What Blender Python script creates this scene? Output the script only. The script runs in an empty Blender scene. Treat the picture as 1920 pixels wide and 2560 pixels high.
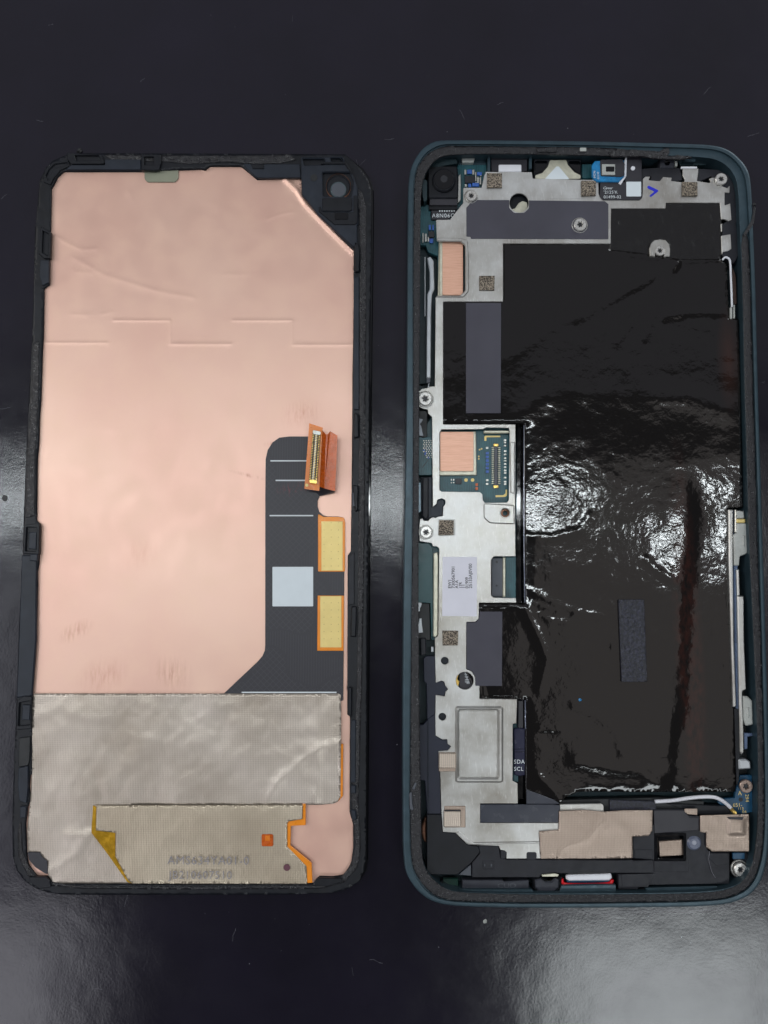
import bpy, math, random
import numpy as np
from mathutils import Vector, noise as mnoise
from mathutils.geometry import delaunay_2d_cdt
random.seed(7)
S = bpy.context.scene
S.unit_settings.system = 'METRIC'; S.unit_settings.scale_length = 0.01      # 1 unit = 1 cm
COL = S.collection

# ------------------------------------------------------------------ camera
F, D, T = 2000.0, 16.6, math.radians(4.7)
CL = Vector((0, -D*math.sin(T), D*math.cos(T)))
FW = Vector((0, math.sin(T), -math.cos(T))); UP = Vector((0, math.cos(T), math.sin(T)))
cam = bpy.data.cameras.new('camera'); co = bpy.data.objects.new('camera', cam); COL.objects.link(co)
cam.sensor_fit = 'HORIZONTAL'; cam.sensor_width = 36; cam.lens = F/1920*36
cam.clip_start = 0.1; cam.clip_end = 2000
co.location = CL; co.rotation_euler = (T, 0, 0)
S.camera = co
def at(px, py, zmm=0.0):
    d = FW + Vector(((px-960)/F, 0, 0)) + UP*((1280-py)/F)
    k = (zmm*0.1 - CL.z)/d.z
    return CL + d*k
PX = D/F                                   # one photograph pixel in cm at the bench

# ------------------------------------------------------------------ light
w = bpy.data.worlds.new('World'); S.world = w; w.use_nodes = True
bg = w.node_tree.nodes['Background']; bg.inputs[0].default_value = (0.86, 0.90, 1.0, 1); bg.inputs[1].default_value = 0.10
def ceiling_lamp(name, x0, y0, x1, y1, L, col=(1, 1, 1), H=150.0):
    """area lamp hung at height H where it shows in the bench around the given spot"""
    a = at(x0, y0); b = at(x1, y1)
    def up(p): return Vector((CL.x+(p.x-CL.x)*(H+CL.z)/CL.z, CL.y+(p.y-CL.y)*(H+CL.z)/CL.z, H))
    A, B = up(a), up(b)
    l = bpy.data.lights.new(name, 'AREA'); l.shape = 'RECTANGLE'
    l.size = abs(B.x-A.x); l.size_y = abs(A.y-B.y)
    l.energy = L*math.pi*l.size*l.size_y; l.color = col
    o = bpy.data.objects.new(name, l); COL.objects.link(o); o.location = (A+B)/2
    return o
ceiling_lamp('ceiling_tube_lamp', -260, 1238, 1440, 1276, 42.0, (0.90, 0.97, 1.0))
ceiling_lamp('ceiling_tube_lamp', 1650, 1330, 1770, 1372, 44.0, (0.90, 0.97, 1.0))
ceiling_lamp('ceiling_stand_in_lamp', -500, -900, 2400, 960, 0.25, (0.90, 0.90, 1.0))  # added panel, stands in for the lit white ceiling in reflections
ceiling_lamp('ceiling_stand_in_lamp', 1300, 1150, 1990, 2060, 0.50, (1.0, 0.92, 0.88))  # added panel that gives the battery film its grey reflection
ceiling_lamp('window_lamp', -700, 2250, 170, 2900, 3.2, (0.93, 0.93, 1.0))
ceiling_lamp('window_lamp', -900, 1420, 30, 2150, 1.9, (0.90, 0.92, 1.0))
ceiling_lamp('window_lamp', 1370, 2300, 2020, 2900, 8.0, (0.92, 0.98, 1.0))
def key_fill_lamp(name, loc, size, L, col):
    l = bpy.data.lights.new(name, 'AREA'); l.size = size; l.energy = L*math.pi*size*size; l.color = col
    o = bpy.data.objects.new(name, l); COL.objects.link(o); o.location = loc
    o.rotation_euler = (-Vector(loc)).to_track_quat('-Z', 'Y').to_euler()
key_fill_lamp('key_fill_lamp', (-150, 35, 110), 60, 9.0, (1.0, 0.97, 0.93))
key_fill_lamp('key_fill_lamp', (190, 200, 120), 100, 7.0, (0.93, 0.97, 1.0))  # added fill lamp out of view, lifts the diffuse level
S.view_settings.view_transform = 'Standard'; S.view_settings.look = 'None'
S.view_settings.exposure = 0.0; S.view_settings.gamma = 1.0

# ------------------------------------------------------------------ materials
def lin(c):
    return tuple(((v/255)/12.92 if v/255 <= 0.04045 else ((v/255+0.055)/1.055)**2.4) for v in c) + (1,)
class NT:
    def __init__(s, name):
        s.m = bpy.data.materials.new(name); s.m.use_nodes = True
        s.t = s.m.node_tree; s.n = s.t.nodes; s.l = s.t.links
        s.b = s.n['Principled BSDF']
        s.tc = s.n.new('ShaderNodeTexCoord').outputs['Object']
    def add(s, typ, **kw):
        n = s.n.new('ShaderNode'+typ)
        for k, v in kw.items():
            if k in n.inputs: n.inputs[k].default_value = v
            else: setattr(n, k, v)
        return n
    def link(s, a, b): s.l.new(a, b)
    def noise(s, scale, detail=3, rough=0.55, dist=0.0, vec=None):
        n = s.add('TexNoise', Scale=scale, Detail=detail, Roughness=rough, Distortion=dist)
        s.link(vec or s.tc, n.inputs['Vector']); return n.outputs['Fac']
    def mapping(s, scale=(1, 1, 1), rot=(0, 0, 0), loc=(0, 0, 0)):
        n = s.add('Mapping'); n.inputs['Scale'].default_value = scale; n.inputs['Rotation'].default_value = rot
        n.inputs['Location'].default_value = loc
        s.link(s.tc, n.inputs['Vector']); return n.outputs['Vector']
    def ramp(s, fac, stops, interp='LINEAR'):
        n = s.add('ValToRGB'); e = n.color_ramp.elements; n.color_ramp.interpolation = interp
        e[0].position, e[0].color = stops[0]; e[1].position, e[1].color = stops[1]
        for p, c in stops[2:]:
            q = e.new(p); q.color = c
        s.link(fac, n.inputs['Fac']); return n.outputs['Color']
    def mth(s, op, a, b=0.0, c=None):
        n = s.add('Math', operation=op)
        for i, v in enumerate((a, b) if c is None else (a, b, c)):
            if isinstance(v, (int, float)): n.inputs[i].default_value = v
            else: s.link(v, n.inputs[i])
        return n.outputs[0]
    def mr(s, v, a, b, c, d):
        n = s.add('MapRange'); s.link(v, n.inputs[0])
        for i, q in enumerate((a, b, c, d)): n.inputs[i+1].default_value = q
        return n.outputs[0]
    def mix(s, fac, a, b, blend='MIX'):
        n = s.add('Mix', data_type='RGBA', blend_type=blend)
        if isinstance(fac, (int, float)): n.inputs[0].default_value = fac
        else: s.link(fac, n.inputs[0])
        for i, v in ((6, a), (7, b)):
            if isinstance(v, tuple): n.inputs[i].default_value = v
            else: s.link(v, n.inputs[i])
        return n.outputs[2]
    def bump(s, h, strength, dist, prev=None):
        n = s.add('Bump', Strength=strength, Distance=dist); s.link(h, n.inputs['Height'])
        if prev: s.link(prev, n.inputs['Normal'])
        return n.outputs['Normal']
    def blob(s, cx, cy, rx, ry, ang=0.0):
        """soft spot around an object-space point: 1 at the centre, 0 outside"""
        v = s.add('VectorMath', operation='SUBTRACT'); s.link(s.tc, v.inputs[0]); v.inputs[1].default_value = (cx, cy, 0)
        r = s.add('VectorRotate', rotation_type='Z_AXIS'); s.link(v.outputs[0], r.inputs[0]); r.inputs['Angle'].default_value = -ang
        m = s.add('VectorMath', operation='MULTIPLY'); s.link(r.outputs[0], m.inputs[0]); m.inputs[1].default_value = (1/rx, 1/ry, 0)
        q = s.add('VectorMath', operation='LENGTH'); s.link(m.outputs[0], q.inputs[0])
        return s.mth('POWER', s.mr(q.outputs['Value'], 1.0, 0.1, 0.0, 1.0), 1.3)
    def fin(s, color=None, rough=None, metal=None, normal=None, spec=None, coat=None):
        for v, k in ((color, 'Base Color'), (rough, 'Roughness'), (metal, 'Metallic'), (normal, 'Normal'), (spec, 'Specular IOR Level'), (coat, 'Coat Weight')):
            if v is None: continue
            if isinstance(v, (int, float, tuple)): s.b.inputs[k].default_value = v
            else: s.link(v, s.b.inputs[k])
        return s.m
def simple(name, rgb, rough=0.5, metal=0.0, var=0.15, vs=3.0, bs=60.0, bd=0.0006, bst=0.5, spec=0.5):
    t = NT(name); c = lin(rgb)
    f = t.noise(vs, 4)
    dark = tuple(v*(1-var) for v in c[:3])+(1,); lite = tuple(min(1, v*(1+var)) for v in c[:3])+(1,)
    colr = t.ramp(f, [(0.3, dark), (0.7, lite)])
    n = t.bump(t.noise(bs, 2), bst, bd)
    r = t.mr(t.noise(vs*3, 3), 0.3, 0.7, max(0.02, rough-0.06), rough+0.06)
    return t.fin(colr, r, metal, n, spec)

M = {}
# bench
t = NT('bench_mat')
n1 = t.noise(0.35, 3); n2 = t.noise(9, 5, 0.6); fine = t.noise(20, 3, 0.65, vec=t.mapping((1, 0.9, 1)))
col = t.ramp(n1, [(0.3, (0.0050, 0.0040, 0.0088, 1)), (0.7, (0.0080, 0.0064, 0.0140, 1))])
sc = t.add('TexVoronoi', feature='DISTANCE_TO_EDGE', Scale=0.5); t.link(t.mapping((1, 1, 1), (0, 0, 0.4)), sc.inputs['Vector'])
scr = t.mth('MULTIPLY', t.mth('LESS_THAN', sc.outputs['Distance'], 0.0016), t.mth('GREATER_THAN', t.noise(0.9, 2), 0.67))
col = t.mix(scr, col, (0.035, 0.035, 0.042, 1))
col = t.mix(t.mr(n2, 0.62, 0.8, 0, 0.5), col, (0.016, 0.016, 0.020, 1))
rr = t.mr(t.noise(1.3, 5, 0.65), 0.3, 0.75, 0.12, 0.18)
nb = t.bump(fine, 0.55, 0.0022); nb = t.bump(n2, 0.18, 0.004, nb); nb = t.bump(t.noise(0.5, 3, 0.5), 0.35, 0.05, nb)
M['bench'] = t.fin(col, rr, 0.0, nb, 0.5)
# plastics
M['black_plastic'] = simple('black_plastic', (30, 31, 37), 0.45, bs=45, bd=0.0012, var=0.25, spec=0.3)
M['dark_plastic'] = simple('dark_plastic', (17, 19, 25), 0.42, bs=45, bd=0.0012, var=0.3, spec=0.3)
M['navy_plastic'] = simple('navy_plastic', (33, 38, 47), 0.42, bs=45, bd=0.001, var=0.2, spec=0.3)
M['teal_metal'] = simple('teal_anodised_metal', (50, 68, 77), 0.36, 0.35, bs=90, bd=0.0008, var=0.15)
M['teal_dark'] = simple('teal_dark_metal', (24, 44, 50), 0.45, 0.2, var=0.2)
M['grey_plastic'] = simple('grey_plastic', (70, 74, 82), 0.45, var=0.1)
M['pale_plastic'] = simple('pale_clear_plastic', (165, 168, 164), 0.28, var=0.12)
M['rubber_dome'] = simple('clear_rubber', (88, 94, 112), 0.3, var=0.08)
M['white_plastic'] = simple('white_plastic', (214, 216, 222), 0.4, var=0.04)
M['red_rubber'] = simple('red_rubber', (196, 12, 26), 0.35, var=0.08)
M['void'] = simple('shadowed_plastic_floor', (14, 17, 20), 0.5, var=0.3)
M['glass_lens'] = simple('dark_lens_glass', (5, 6, 9), 0.05, var=0.1, bst=0.0)
M['matte_tape'] = simple('matte_graphite_tape', (58, 57, 68), 0.6, bs=90, bd=0.002, var=0.13, vs=0.8, bst=0.8)
M['flex_black'] = simple('black_flex_film', (36, 35, 42), 0.42, bs=60, var=0.1)
M['sticker'] = simple('white_sticker_paper', (205, 214, 219), 0.55, var=0.03)
M['label_paper'] = simple('lilac_white_label_paper', (206, 206, 216), 0.5, var=0.03)
M['gold'] = simple('gold_contact', (226, 190, 104), 0.3, 0.7, var=0.1)
M['gold_gloss'] = simple('glossy_gold_flex', (206, 158, 40), 0.16, 0.6, var=0.3, vs=4, bs=5, bd=0.006)
M['gold_pad'] = simple('pale_gold_pad', (214, 192, 124), 0.42, 0.35, var=0.06, bs=20)
M['amber'] = simple('amber_polyimide', (226, 134, 22), 0.32, var=0.08)
M['amber_dark'] = simple('brown_polyimide', (182, 82, 14), 0.28, var=0.2, vs=6)
M['amber_mid'] = simple('orange_polyimide', (214, 118, 28), 0.3, var=0.1)
M['ink_white'] = simple('white_print', (205, 212, 216), 0.5, var=0.02)
M['ink_gold'] = simple('gold_print', (214, 190, 120), 0.45, var=0.02)
M['ink_black'] = simple('black_print', (26, 26, 32), 0.5, var=0.02)
M['ink_grey'] = simple('grey_print', (134, 130, 132), 0.55, var=0.2, vs=30)
M['ink_blue'] = simple('blue_marker_ink', (22, 30, 190), 0.4, var=0.15, vs=12)
M['solder'] = simple('solder_tin', (190, 190, 184), 0.32, 0.7, var=0.15, vs=15)
M['can_metal'] = simple('shield_can_metal', (196, 194, 176), 0.4, 0.55, var=0.15, vs=8)
M['chip'] = simple('chip_resin', (30, 31, 36), 0.4, var=0.1)
M['cap_blue'] = simple('blue_component', (52, 92, 168), 0.35, var=0.3, vs=20)
M['lens_rim'] = simple('lens_rim_metal', (96, 112, 116), 0.25, 0.5, var=0.1)
M['steel'] = simple('steel_screw', (196, 194, 190), 0.3, 0.6, var=0.08, vs=8, bst=0.03)
M['steel_brown'] = simple('brown_steel_screw', (150, 132, 122), 0.3, 0.6, var=0.08, vs=8, bst=0.03)
M['blue_metal'] = simple('blue_grey_metal', (92, 108, 136), 0.32, 0.5, var=0.15)
M['pcb_blue'] = simple('blue_circuit_board', (16, 66, 96), 0.36, var=0.2, vs=5)
M['sensor_blue'] = simple('blue_sensor_board', (24, 116, 170), 0.3, var=0.3, vs=6)
M['bronze'] = simple('bronze_disc', (120, 84, 66), 0.3, 0.6, var=0.2)
M['cable_white'] = simple('white_cable', (206, 206, 212), 0.3, var=0.05)
M['dust'] = simple('dust_fibre', (104, 104, 112), 0.6, var=0.3, vs=9)
M['crumb_black'] = simple('black_adhesive_crumb', (18, 18, 22), 0.5, var=0.3)
M['silver_window'] = simple('greenish_silver_window', (140, 142, 124), 0.35, 0.3, var=0.05)
M['via_tan'] = simple('tan_via', (176, 150, 92), 0.4)
M['red_mark'] = simple('maroon_ink', (96, 52, 66), 0.6, var=0.2)
M['film_rim'] = simple('film_rim', (120, 124, 140), 0.12, 0.3, var=0.1, bst=0.0)
M['grey_dark'] = simple('dark_grey_plastic', (46, 48, 56), 0.45, var=0.15, spec=0.3)
M['bronze_dark'] = simple('dark_bronze', (62, 44, 38), 0.4, 0.3)
M['white_grey'] = simple('light_grey_metal', (182, 186, 190), 0.34, 0.45, var=0.1)
M['grey_metal'] = simple('mid_grey_metal', (120, 124, 130), 0.34, 0.5, var=0.15)
M['pale_blue'] = simple('pale_blue_metal', (128, 146, 158), 0.34, 0.3, var=0.12)
M['pcb_plain'] = simple('plain_teal_board', (20, 70, 74), 0.34, var=0.12)
M['pcb_green'] = simple('green_circuit_board', (8, 48, 38), 0.36, var=0.2)
M['navy_dark'] = simple('dark_navy_plastic', (34, 37, 50), 0.42, bs=45, bd=0.001, var=0.12, spec=0.3)
M['bar_gloss'] = simple('grey_gloss_tape', (56, 59, 68), 0.24, var=0.12, vs=1.5)
M['flex_blue'] = simple('dark_blue_flex', (32, 34, 56), 0.22, var=0.1)
M['dome_light'] = simple('dome_milky_centre', (140, 144, 156), 0.35, var=0.05)
# pcb with traces
t = NT('teal_circuit_board')
tr = t.add('TexVoronoi', feature='DISTANCE_TO_EDGE', distance='MANHATTAN' if False else 'EUCLIDEAN', Scale=11) if False else None
f = t.noise(6, 3); wv = t.add('TexWave', Scale=9, Distortion=2.5, Detail=1); t.link(t.tc, wv.inputs['Vector'])
c = t.ramp(f, [(0.3, lin((22, 62, 70))), (0.7, lin((34, 84, 92)))])
c = t.mix(t.mr(wv.outputs['Fac'], 0.75, 0.95, 0, 0.5), c, lin((52, 104, 112)))
M['pcb'] = t.fin(c, 0.36, 0.0, t.bump(wv.outputs['Fac'], 0.2, 0.001), 0.5)
# copper foil of the display
ROOT_D = at(470, 1310); ROOT_D.z = 0
ROOT_P = at(1465, 1310); ROOT_P.z = 0
def loc(px, py, root, z=1.5):
    p = at(px, py, z) - root; return p.x, p.y
t = NT('copper_foil')
f = t.noise(0.28, 3); f2 = t.noise(2.2, 5, 0.6)
c = t.ramp(f, [(0.3, lin((213, 171, 155))), (0.7, lin((223, 187, 169)))])
c = t.mix(t.mr(f2, 0.45, 0.8, 0, 0.25), c, lin((228, 196, 170)))
def scuff(cx, cy, rx, ry, ang, scale, rgb, amt, rot):
    global c
    x, y = loc(cx, cy, ROOT_D)
    mk = t.blob(x, y, rx*PX, ry*PX, ang)
    st = t.noise(scale, 5, 0.7, vec=t.mapping((1, 0.16, 1), (0, 0, rot)))
    k = t.mth('MULTIPLY', mk, t.mr(st, 0.42, 0.66, 0, amt*0.8))
    c = t.mix(k, c, lin(rgb))
scuff(188, 1578, 55, 26, 0.5, 16, (160, 96, 76), 0.8, -1.05)
scuff(255, 1690, 75, 52, 0.3, 14, (176, 112, 92), 0.55, -0.25)
scuff(430, 1685, 62, 52, -0.3, 14, (160, 104, 86), 0.6, -0.9)
scuff(345, 1385, 70, 48, 0.2, 8, (186, 130, 106), 0.35, -0.5)
scuff(755, 1032, 66, 42, 0.2, 22, (176, 104, 84), 0.55, 0.3)
scuff(620, 1188, 56, 7, -0.25, 10, (140, 76, 60), 0.95, 1.3)
scuff(675, 1110, 20, 10, 0, 10, (160, 92, 76), 0.8, 1.3)
rg = t.mr(f2, 0.3, 0.75, 0.36, 0.46)
nb = t.bump(t.noise(1.1, 3, 0.5), 0.08, 0.02); nb = t.bump(t.noise(70, 2), 0.25, 0.0008, nb)
M['copper'] = t.fin(c, rg, 0.55, nb, 0.5)
t = NT('brushed_copper_pad')
st = t.noise(30, 4, 0.6, vec=t.mapping((0.12, 2.2, 1)))
c = t.ramp(st, [(0.3, lin((208, 158, 134))), (0.7, lin((226, 180, 156)))])
M['copper_pad'] = t.fin(c, 0.42, 0.45, t.bump(st, 0.3, 0.0015))
# woven conductive tape: knitted columns
def weave(name, rgbd, rgbl, sx, sy, rough=0.36, metal=0.6):
    t = NT(name)
    a = t.add('TexWave', Scale=sx, Distortion=0.6, Detail=1.0, bands_direction='X'); a.inputs['Detail Scale'].default_value = 3
    b = t.add('TexWave', Scale=sy, Distortion=0.4, Detail=1.0, bands_direction='Y')
    for k in (a, b): t.link(t.tc, k.inputs['Vector'])
    h = t.mth('ADD', t.mth('MULTIPLY', a.outputs['Fac'], 0.7), t.mth('MULTIPLY', b.outputs['Fac'], 0.3))
    big = t.noise(0.5, 4, 0.6)
    c0 = t.ramp(big, [(0.3, lin(rgbd)), (0.7, lin(rgbl))])
    c = t.mix(t.mr(h, 0.1, 0.75, 0.30, 0.0), c0, (0.10, 0.085, 0.075, 1), 'MIX')
    wr = t.noise(0.9, 4, 0.55, 0.8)
    nb = t.bump(wr, 0.2, 0.05); nb = t.bump(h, 0.6, 0.003, nb)
    return t.fin(c, rough, metal, nb)
M['weave'] = weave('silver_woven_tape', (168, 156, 142), (202, 191, 180), 9.5, 7.5)
M['weave_low'] = weave('silver_woven_tape_lower', (170, 156, 136), (198, 185, 164), 9.5, 7.5)
M['weave_tan'] = weave('tan_woven_tape', (160, 142, 128), (184, 166, 152), 11, 9)
M['weave_tab'] = weave('pale_woven_tab', (188, 174, 160), (210, 196, 182), 8, 10)
# silver midplate
t = NT('silver_midplate')
f = t.noise(0.9, 6, 0.65); br = t.noise(40, 3, 0.6, vec=t.mapping((1, 0.15, 1), (0, 0, 0.7)))
c = t.ramp(f, [(0.3, lin((160, 155, 146))), (0.72, lin((204, 205, 204)))])
c = t.mix(t.mr(br, 0.58, 0.72, 0, 0.45), c, lin((226, 226, 224)))
c = t.mix(t.mr(t.noise(5, 5, 0.7), 0.66, 0.8, 0, 0.5), c, lin((158, 146, 128)))
M['plate'] = t.fin(c, t.mr(f, 0.3, 0.7, 0.28, 0.42), 0.75, t.bump(t.noise(1.6, 3), 0.35, 0.02, t.bump(br, 0.3, 0.0014)))
# speckled foam pad
t = NT('speckled_foam')
f = t.noise(44, 3, 0.75)
c = t.ramp(f, [(0.47, lin((40, 34, 30))), (0.55, lin((150, 138, 122)))])
M['foam_pad'] = t.fin(c, 0.8, 0.0, t.bump(f, 0.6, 0.004))
t = NT('black_foam')
f = t.noise(26, 4, 0.75)
c = t.ramp(f, [(0.45, lin((18, 19, 27))), (0.7, lin((52, 53, 72)))])
M['foam_black'] = t.fin(c, 0.5, 0.0, t.bump(f, 0.8, 0.006))
# torn adhesive
t = NT('black_adhesive_residue')
f = t.noise(30, 5, 0.75)
c = t.ramp(f, [(0.4, lin((11, 11, 14))), (0.7, lin((32, 30, 37)))])
rg = t.mr(t.noise(18, 3), 0.35, 0.65, 0.25, 0.65)
M['adhesive'] = t.fin(c, rg, 0.0, t.bump(f, 1.0, 0.010))
# glossy black film over the battery
t = NT('glossy_black_film')
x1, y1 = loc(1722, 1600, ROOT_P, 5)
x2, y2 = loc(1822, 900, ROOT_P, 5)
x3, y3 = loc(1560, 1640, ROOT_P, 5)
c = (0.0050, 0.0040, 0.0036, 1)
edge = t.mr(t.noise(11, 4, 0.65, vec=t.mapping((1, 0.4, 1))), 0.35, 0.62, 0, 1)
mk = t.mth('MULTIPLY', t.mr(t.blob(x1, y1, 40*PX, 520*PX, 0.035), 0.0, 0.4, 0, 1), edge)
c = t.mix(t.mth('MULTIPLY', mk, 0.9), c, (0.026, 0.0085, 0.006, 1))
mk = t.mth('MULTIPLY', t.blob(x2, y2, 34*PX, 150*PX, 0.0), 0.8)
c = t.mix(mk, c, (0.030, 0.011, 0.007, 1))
low = t.noise(7.5, 3, 0.5, 0.3)
rip = t.noise(19, 2, 0.5, 0.3, vec=t.mapping((0.7, 1.0, 1)))
xa, ya = loc(1395, 1260, ROOT_P, 5); xb, yb = loc(1715, 1350, ROOT_P, 5)
reg = t.mth('MAXIMUM', t.blob(xa, ya, 115*PX, 140*PX), t.blob(xb, yb, 92*PX, 92*PX))
xc, yc = loc(1395, 1930, ROOT_P, 5)
reg = t.mth('MAXIMUM', reg, t.blob(xc, yc, 70*PX, 80*PX))
rstr = t.mth('MULTIPLY_ADD', reg, 0.50, 0.03)
hh = t.mth('MULTIPLY', rip, rstr)
nb = t.bump(hh, 0.9, 0.0052); nb = t.bump(low, 0.2, 0.016, nb); nb = t.bump(t.noise(1.1, 2, 0.5), 0.25, 0.05, nb)
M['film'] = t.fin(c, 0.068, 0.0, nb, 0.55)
t = NT('matte_wrinkled_black_film')
nb = t.bump(t.noise(10, 4, 0.6, 0.6, vec=t.mapping((1, 0.45, 1), (0, 0, -0.7))), 0.6, 0.02)
M['film_matte'] = t.fin((0.0065, 0.0058, 0.0058, 1), 0.2, 0.0, nb, 0.5)
# black flex with faint routed lines
t = NT('black_flex_with_traces')
w1 = t.add('TexWave', Scale=5.0, bands_direction='DIAGONAL'); t.link(t.tc, w1.inputs['Vector'])
w2 = t.add('TexWave', Scale=5.0, bands_direction='DIAGONAL'); t.link(t.mapping((-1, 1, 1)), w2.inputs['Vector'])
w3 = t.add('TexWave', Scale=6.0, bands_direction='X'); t.link(t.tc, w3.inputs['Vector'])
gr = t.mth('MAXIMUM', t.mr(w1.outputs['Fac'], 0.93, 1, 0, 1), t.mr(w2.outputs['Fac'], 0.93, 1, 0, 1))
gr = t.mth('MAXIMUM', t.mth('MULTIPLY', gr, t.mth('GREATER_THAN', t.noise(0.7, 1), 0.52)), t.mth('MULTIPLY', t.mr(w3.outputs['Fac'], 0.85, 1, 0, 1), t.mth('LESS_THAN', t.noise(0.7, 1), 0.50)))
c = t.mix(t.mth('MULTIPLY', gr, 0.55), (0.0175, 0.0165, 0.023, 1), (0.040, 0.038, 0.048, 1))
x4, y4 = loc(735, 1222, ROOT_D)
st = t.noise(16, 4, 0.7, vec=t.mapping((1, 0.3, 1), (0, 0, 0.6)))
c = t.mix(t.mth('MULTIPLY', t.blob(x4, y4, 52*PX, 22*PX, 0.1), t.mr(st, 0.5, 0.6, 0, 0.8)), c, lin((110, 30, 44)))
M['flex'] = t.fin(c, 0.42, 0.0, t.bump(gr, 0.3, 0.001))

# ------------------------------------------------------------------ mesh helpers
def fillet(pts, r):
    """round the corners of a pixel polygon; a point may carry its own radius"""
    out = []; n = len(pts)
    for i in range(n):
        p = pts[i]; rr = p[2] if len(p) > 2 else r
        a = Vector(pts[i-1][:2]); b = Vector(p[:2]); c_ = Vector(pts[(i+1) % n][:2])
        u, v = a-b, c_-b
        if rr <= 0.01 or u.length < 1e-6 or v.length < 1e-6: out.append(tuple(b)); continue
        cosang = max(-1, min(1, u.normalized().dot(v.normalized()))); ang = math.acos(cosang)
        if ang > math.radians(168): out.append(tuple(b)); continue
        d = min(rr/math.tan(ang/2), u.length*0.45, v.length*0.45)
        s, e = b+u.normalized()*d, b+v.normalized()*d
        k = 3 if rr < 5 else 6
        for j in range(k+1):
            q = j/k
            out.append(tuple(s*(1-q)**2 + b*2*q*(1-q) + e*q*q))
    return out
def area2(p): return sum(p[i-1][0]*p[i][1]-p[i][0]*p[i-1][1] for i in range(len(p)))
def offset(loop, d):
    """offset a world xy loop inwards by d (counter-clockwise loop)"""
    n = len(loop); res = []
    for i in range(n):
        a, b, c_ = Vector(loop[i-1]), Vector(loop[i]), Vector(loop[(i+1) % n])
        e1 = (b-a); e2 = (c_-b)
        if e1.length < 1e-7: e1 = e2
        if e2.length < 1e-7: e2 = e1
        n1 = Vector((-e1.y, e1.x)).normalized(); n2 = Vector((-e2.y, e2.x)).normalized()
        m = n1+n2
        if m.length < 1e-4: m = n1.copy()
        m.normalize(); k = d/max(0.5, m.dot(n1))
        res.append((b.x+m.x*k, b.y+m.y*k))
    return res
def inside(P, loop):
    x, y = P[:, 0], P[:, 1]; L = np.array(loop); r = np.zeros(len(P), bool)
    for i in range(len(L)):
        x0, y0 = L[i-1]; x1, y1 = L[i]
        if y0 == y1: continue
        c_ = (y0 > y) != (y1 > y)
        r ^= c_ & (x < (x1-x0)*(y-y0)/(y1-y0)+x0)
    return r
def fill(loops, extra=()):
    """constrained triangulation of the first loop minus the others; returns verts2d, tris"""
    vs, es = [], []
    for lp in loops:
        b = len(vs); vs += [Vector(p) for p in lp]
        es += [(b+i, b+(i+1) % len(lp)) for i in range(len(lp))]
    vs += [Vector(p) for p in extra]
    v, e, f, ov, oe, of = delaunay_2d_cdt(vs, es, [], 0, 1e-6)
    A = np.array([tuple(p) for p in v]); Tn = np.array(f)
    cen = A[Tn].mean(axis=1)
    keep = inside(cen, loops[0])
    for h in loops[1:]: keep &= ~inside(cen, h)
    return A, Tn[keep]
def root_of(parent):
    o = parent; v = Vector((0, 0, 0))
    while o is not None: v += o.location; o = o.parent
    return v
def mk(name, verts, faces, mat, parent=None, smooth=False, label=None, kind=None):
    r = root_of(parent)
    me = bpy.data.meshes.new(name)
    me.from_pydata([tuple(Vector(p)-r) for p in verts], [], [tuple(int(i) for i in q) for q in faces])
    me.materials.append(M[mat] if isinstance(mat, str) else mat)
    if smooth: me.polygons.foreach_set('use_smooth', [True]*len(me.polygons))
    me.update()
    o = bpy.data.objects.new(name, me); COL.objects.link(o)
    if parent is not None: o.parent = parent
    if label: o['label'] = label
    if kind: o['kind'] = kind
    return o
def geo_prism(pts, z1, th, r=2.0, bv=0.06, holes=(), hr=None, wave=None):
    """pixel polygon traced at height z1 (mm) and extruded down by th (mm); bevelled rim"""
    def world(p, rr):
        q = fillet(p, rr); w_ = [tuple(at(a, b, z1).xy) for a, b in q]
        o = []
        for i in w_:
            if not o or (abs(i[0]-o[-1][0])+abs(i[1]-o[-1][1])) > 1e-4: o.append(i)
        if (abs(o[0][0]-o[-1][0])+abs(o[0][1]-o[-1][1])) < 1e-4: o.pop()
        return o
    outer = world(pts, r)
    if area2(outer) < 0: outer.reverse()
    hl = [world(h, r if hr is None else hr) for h in holes]
    hl = [h if area2(h) < 0 else h[::-1] for h in hl]          # clockwise, so offset inwards of metal
    loops = [outer]+hl; b = bv*0.1; Z1 = z1*0.1; Z0 = (z1-th)*0.1
    tops = [offset(l, b) for l in loops]
    A, Tn = fill(tops)
    V = [(p[0], p[1], Z1) for p in A]; Fc = [tuple(t_) for t_ in Tn]
    for top, full in zip(tops, loops):
        n = len(full); s = len(V)
        V += [(p[0], p[1], Z1) for p in top]; V += [(p[0], p[1], Z1-b) for p in full]; V += [(p[0], p[1], Z0) for p in full]
        for i in range(n):
            j = (i+1) % n
            Fc.append((s+i, s+n+i, s+n+j, s+j)); Fc.append((s+n+i, s+2*n+i, s+2*n+j, s+n+j))
    return V, Fc
def prism(name, pts, z1, th, mat, parent, r=2.0, bv=0.06, holes=(), hr=None, label=None, kind=None):
    V, Fc = geo_prism(pts, z1, th, r, bv, holes, hr)
    return mk(name, V, Fc, mat, parent, label=label, kind=kind)
def R(x0, y0, x1, y1): return [(x0, y0), (x1, y0), (x1, y1), (x0, y1)]
def circ(cx, cy, rad, n=28): return [(cx+rad*math.cos(2*math.pi*i/n), cy+rad*math.sin(2*math.pi*i/n), 0) for i in range(n)]
def multi(name, shapes, mat, parent, kind=None, label=None):
    """several small solids joined in one part: each (pts, z1, th, r)"""
    V, Fc = [], []
    for pts, z1, th, r in shapes:
        v, f = geo_prism(pts, z1, th, r, 0.03); b = len(V); V += v; Fc += [tuple(i+b for i in q) for q in f]
    return mk(name, V, Fc, mat, parent, kind=kind, label=label)
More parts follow.
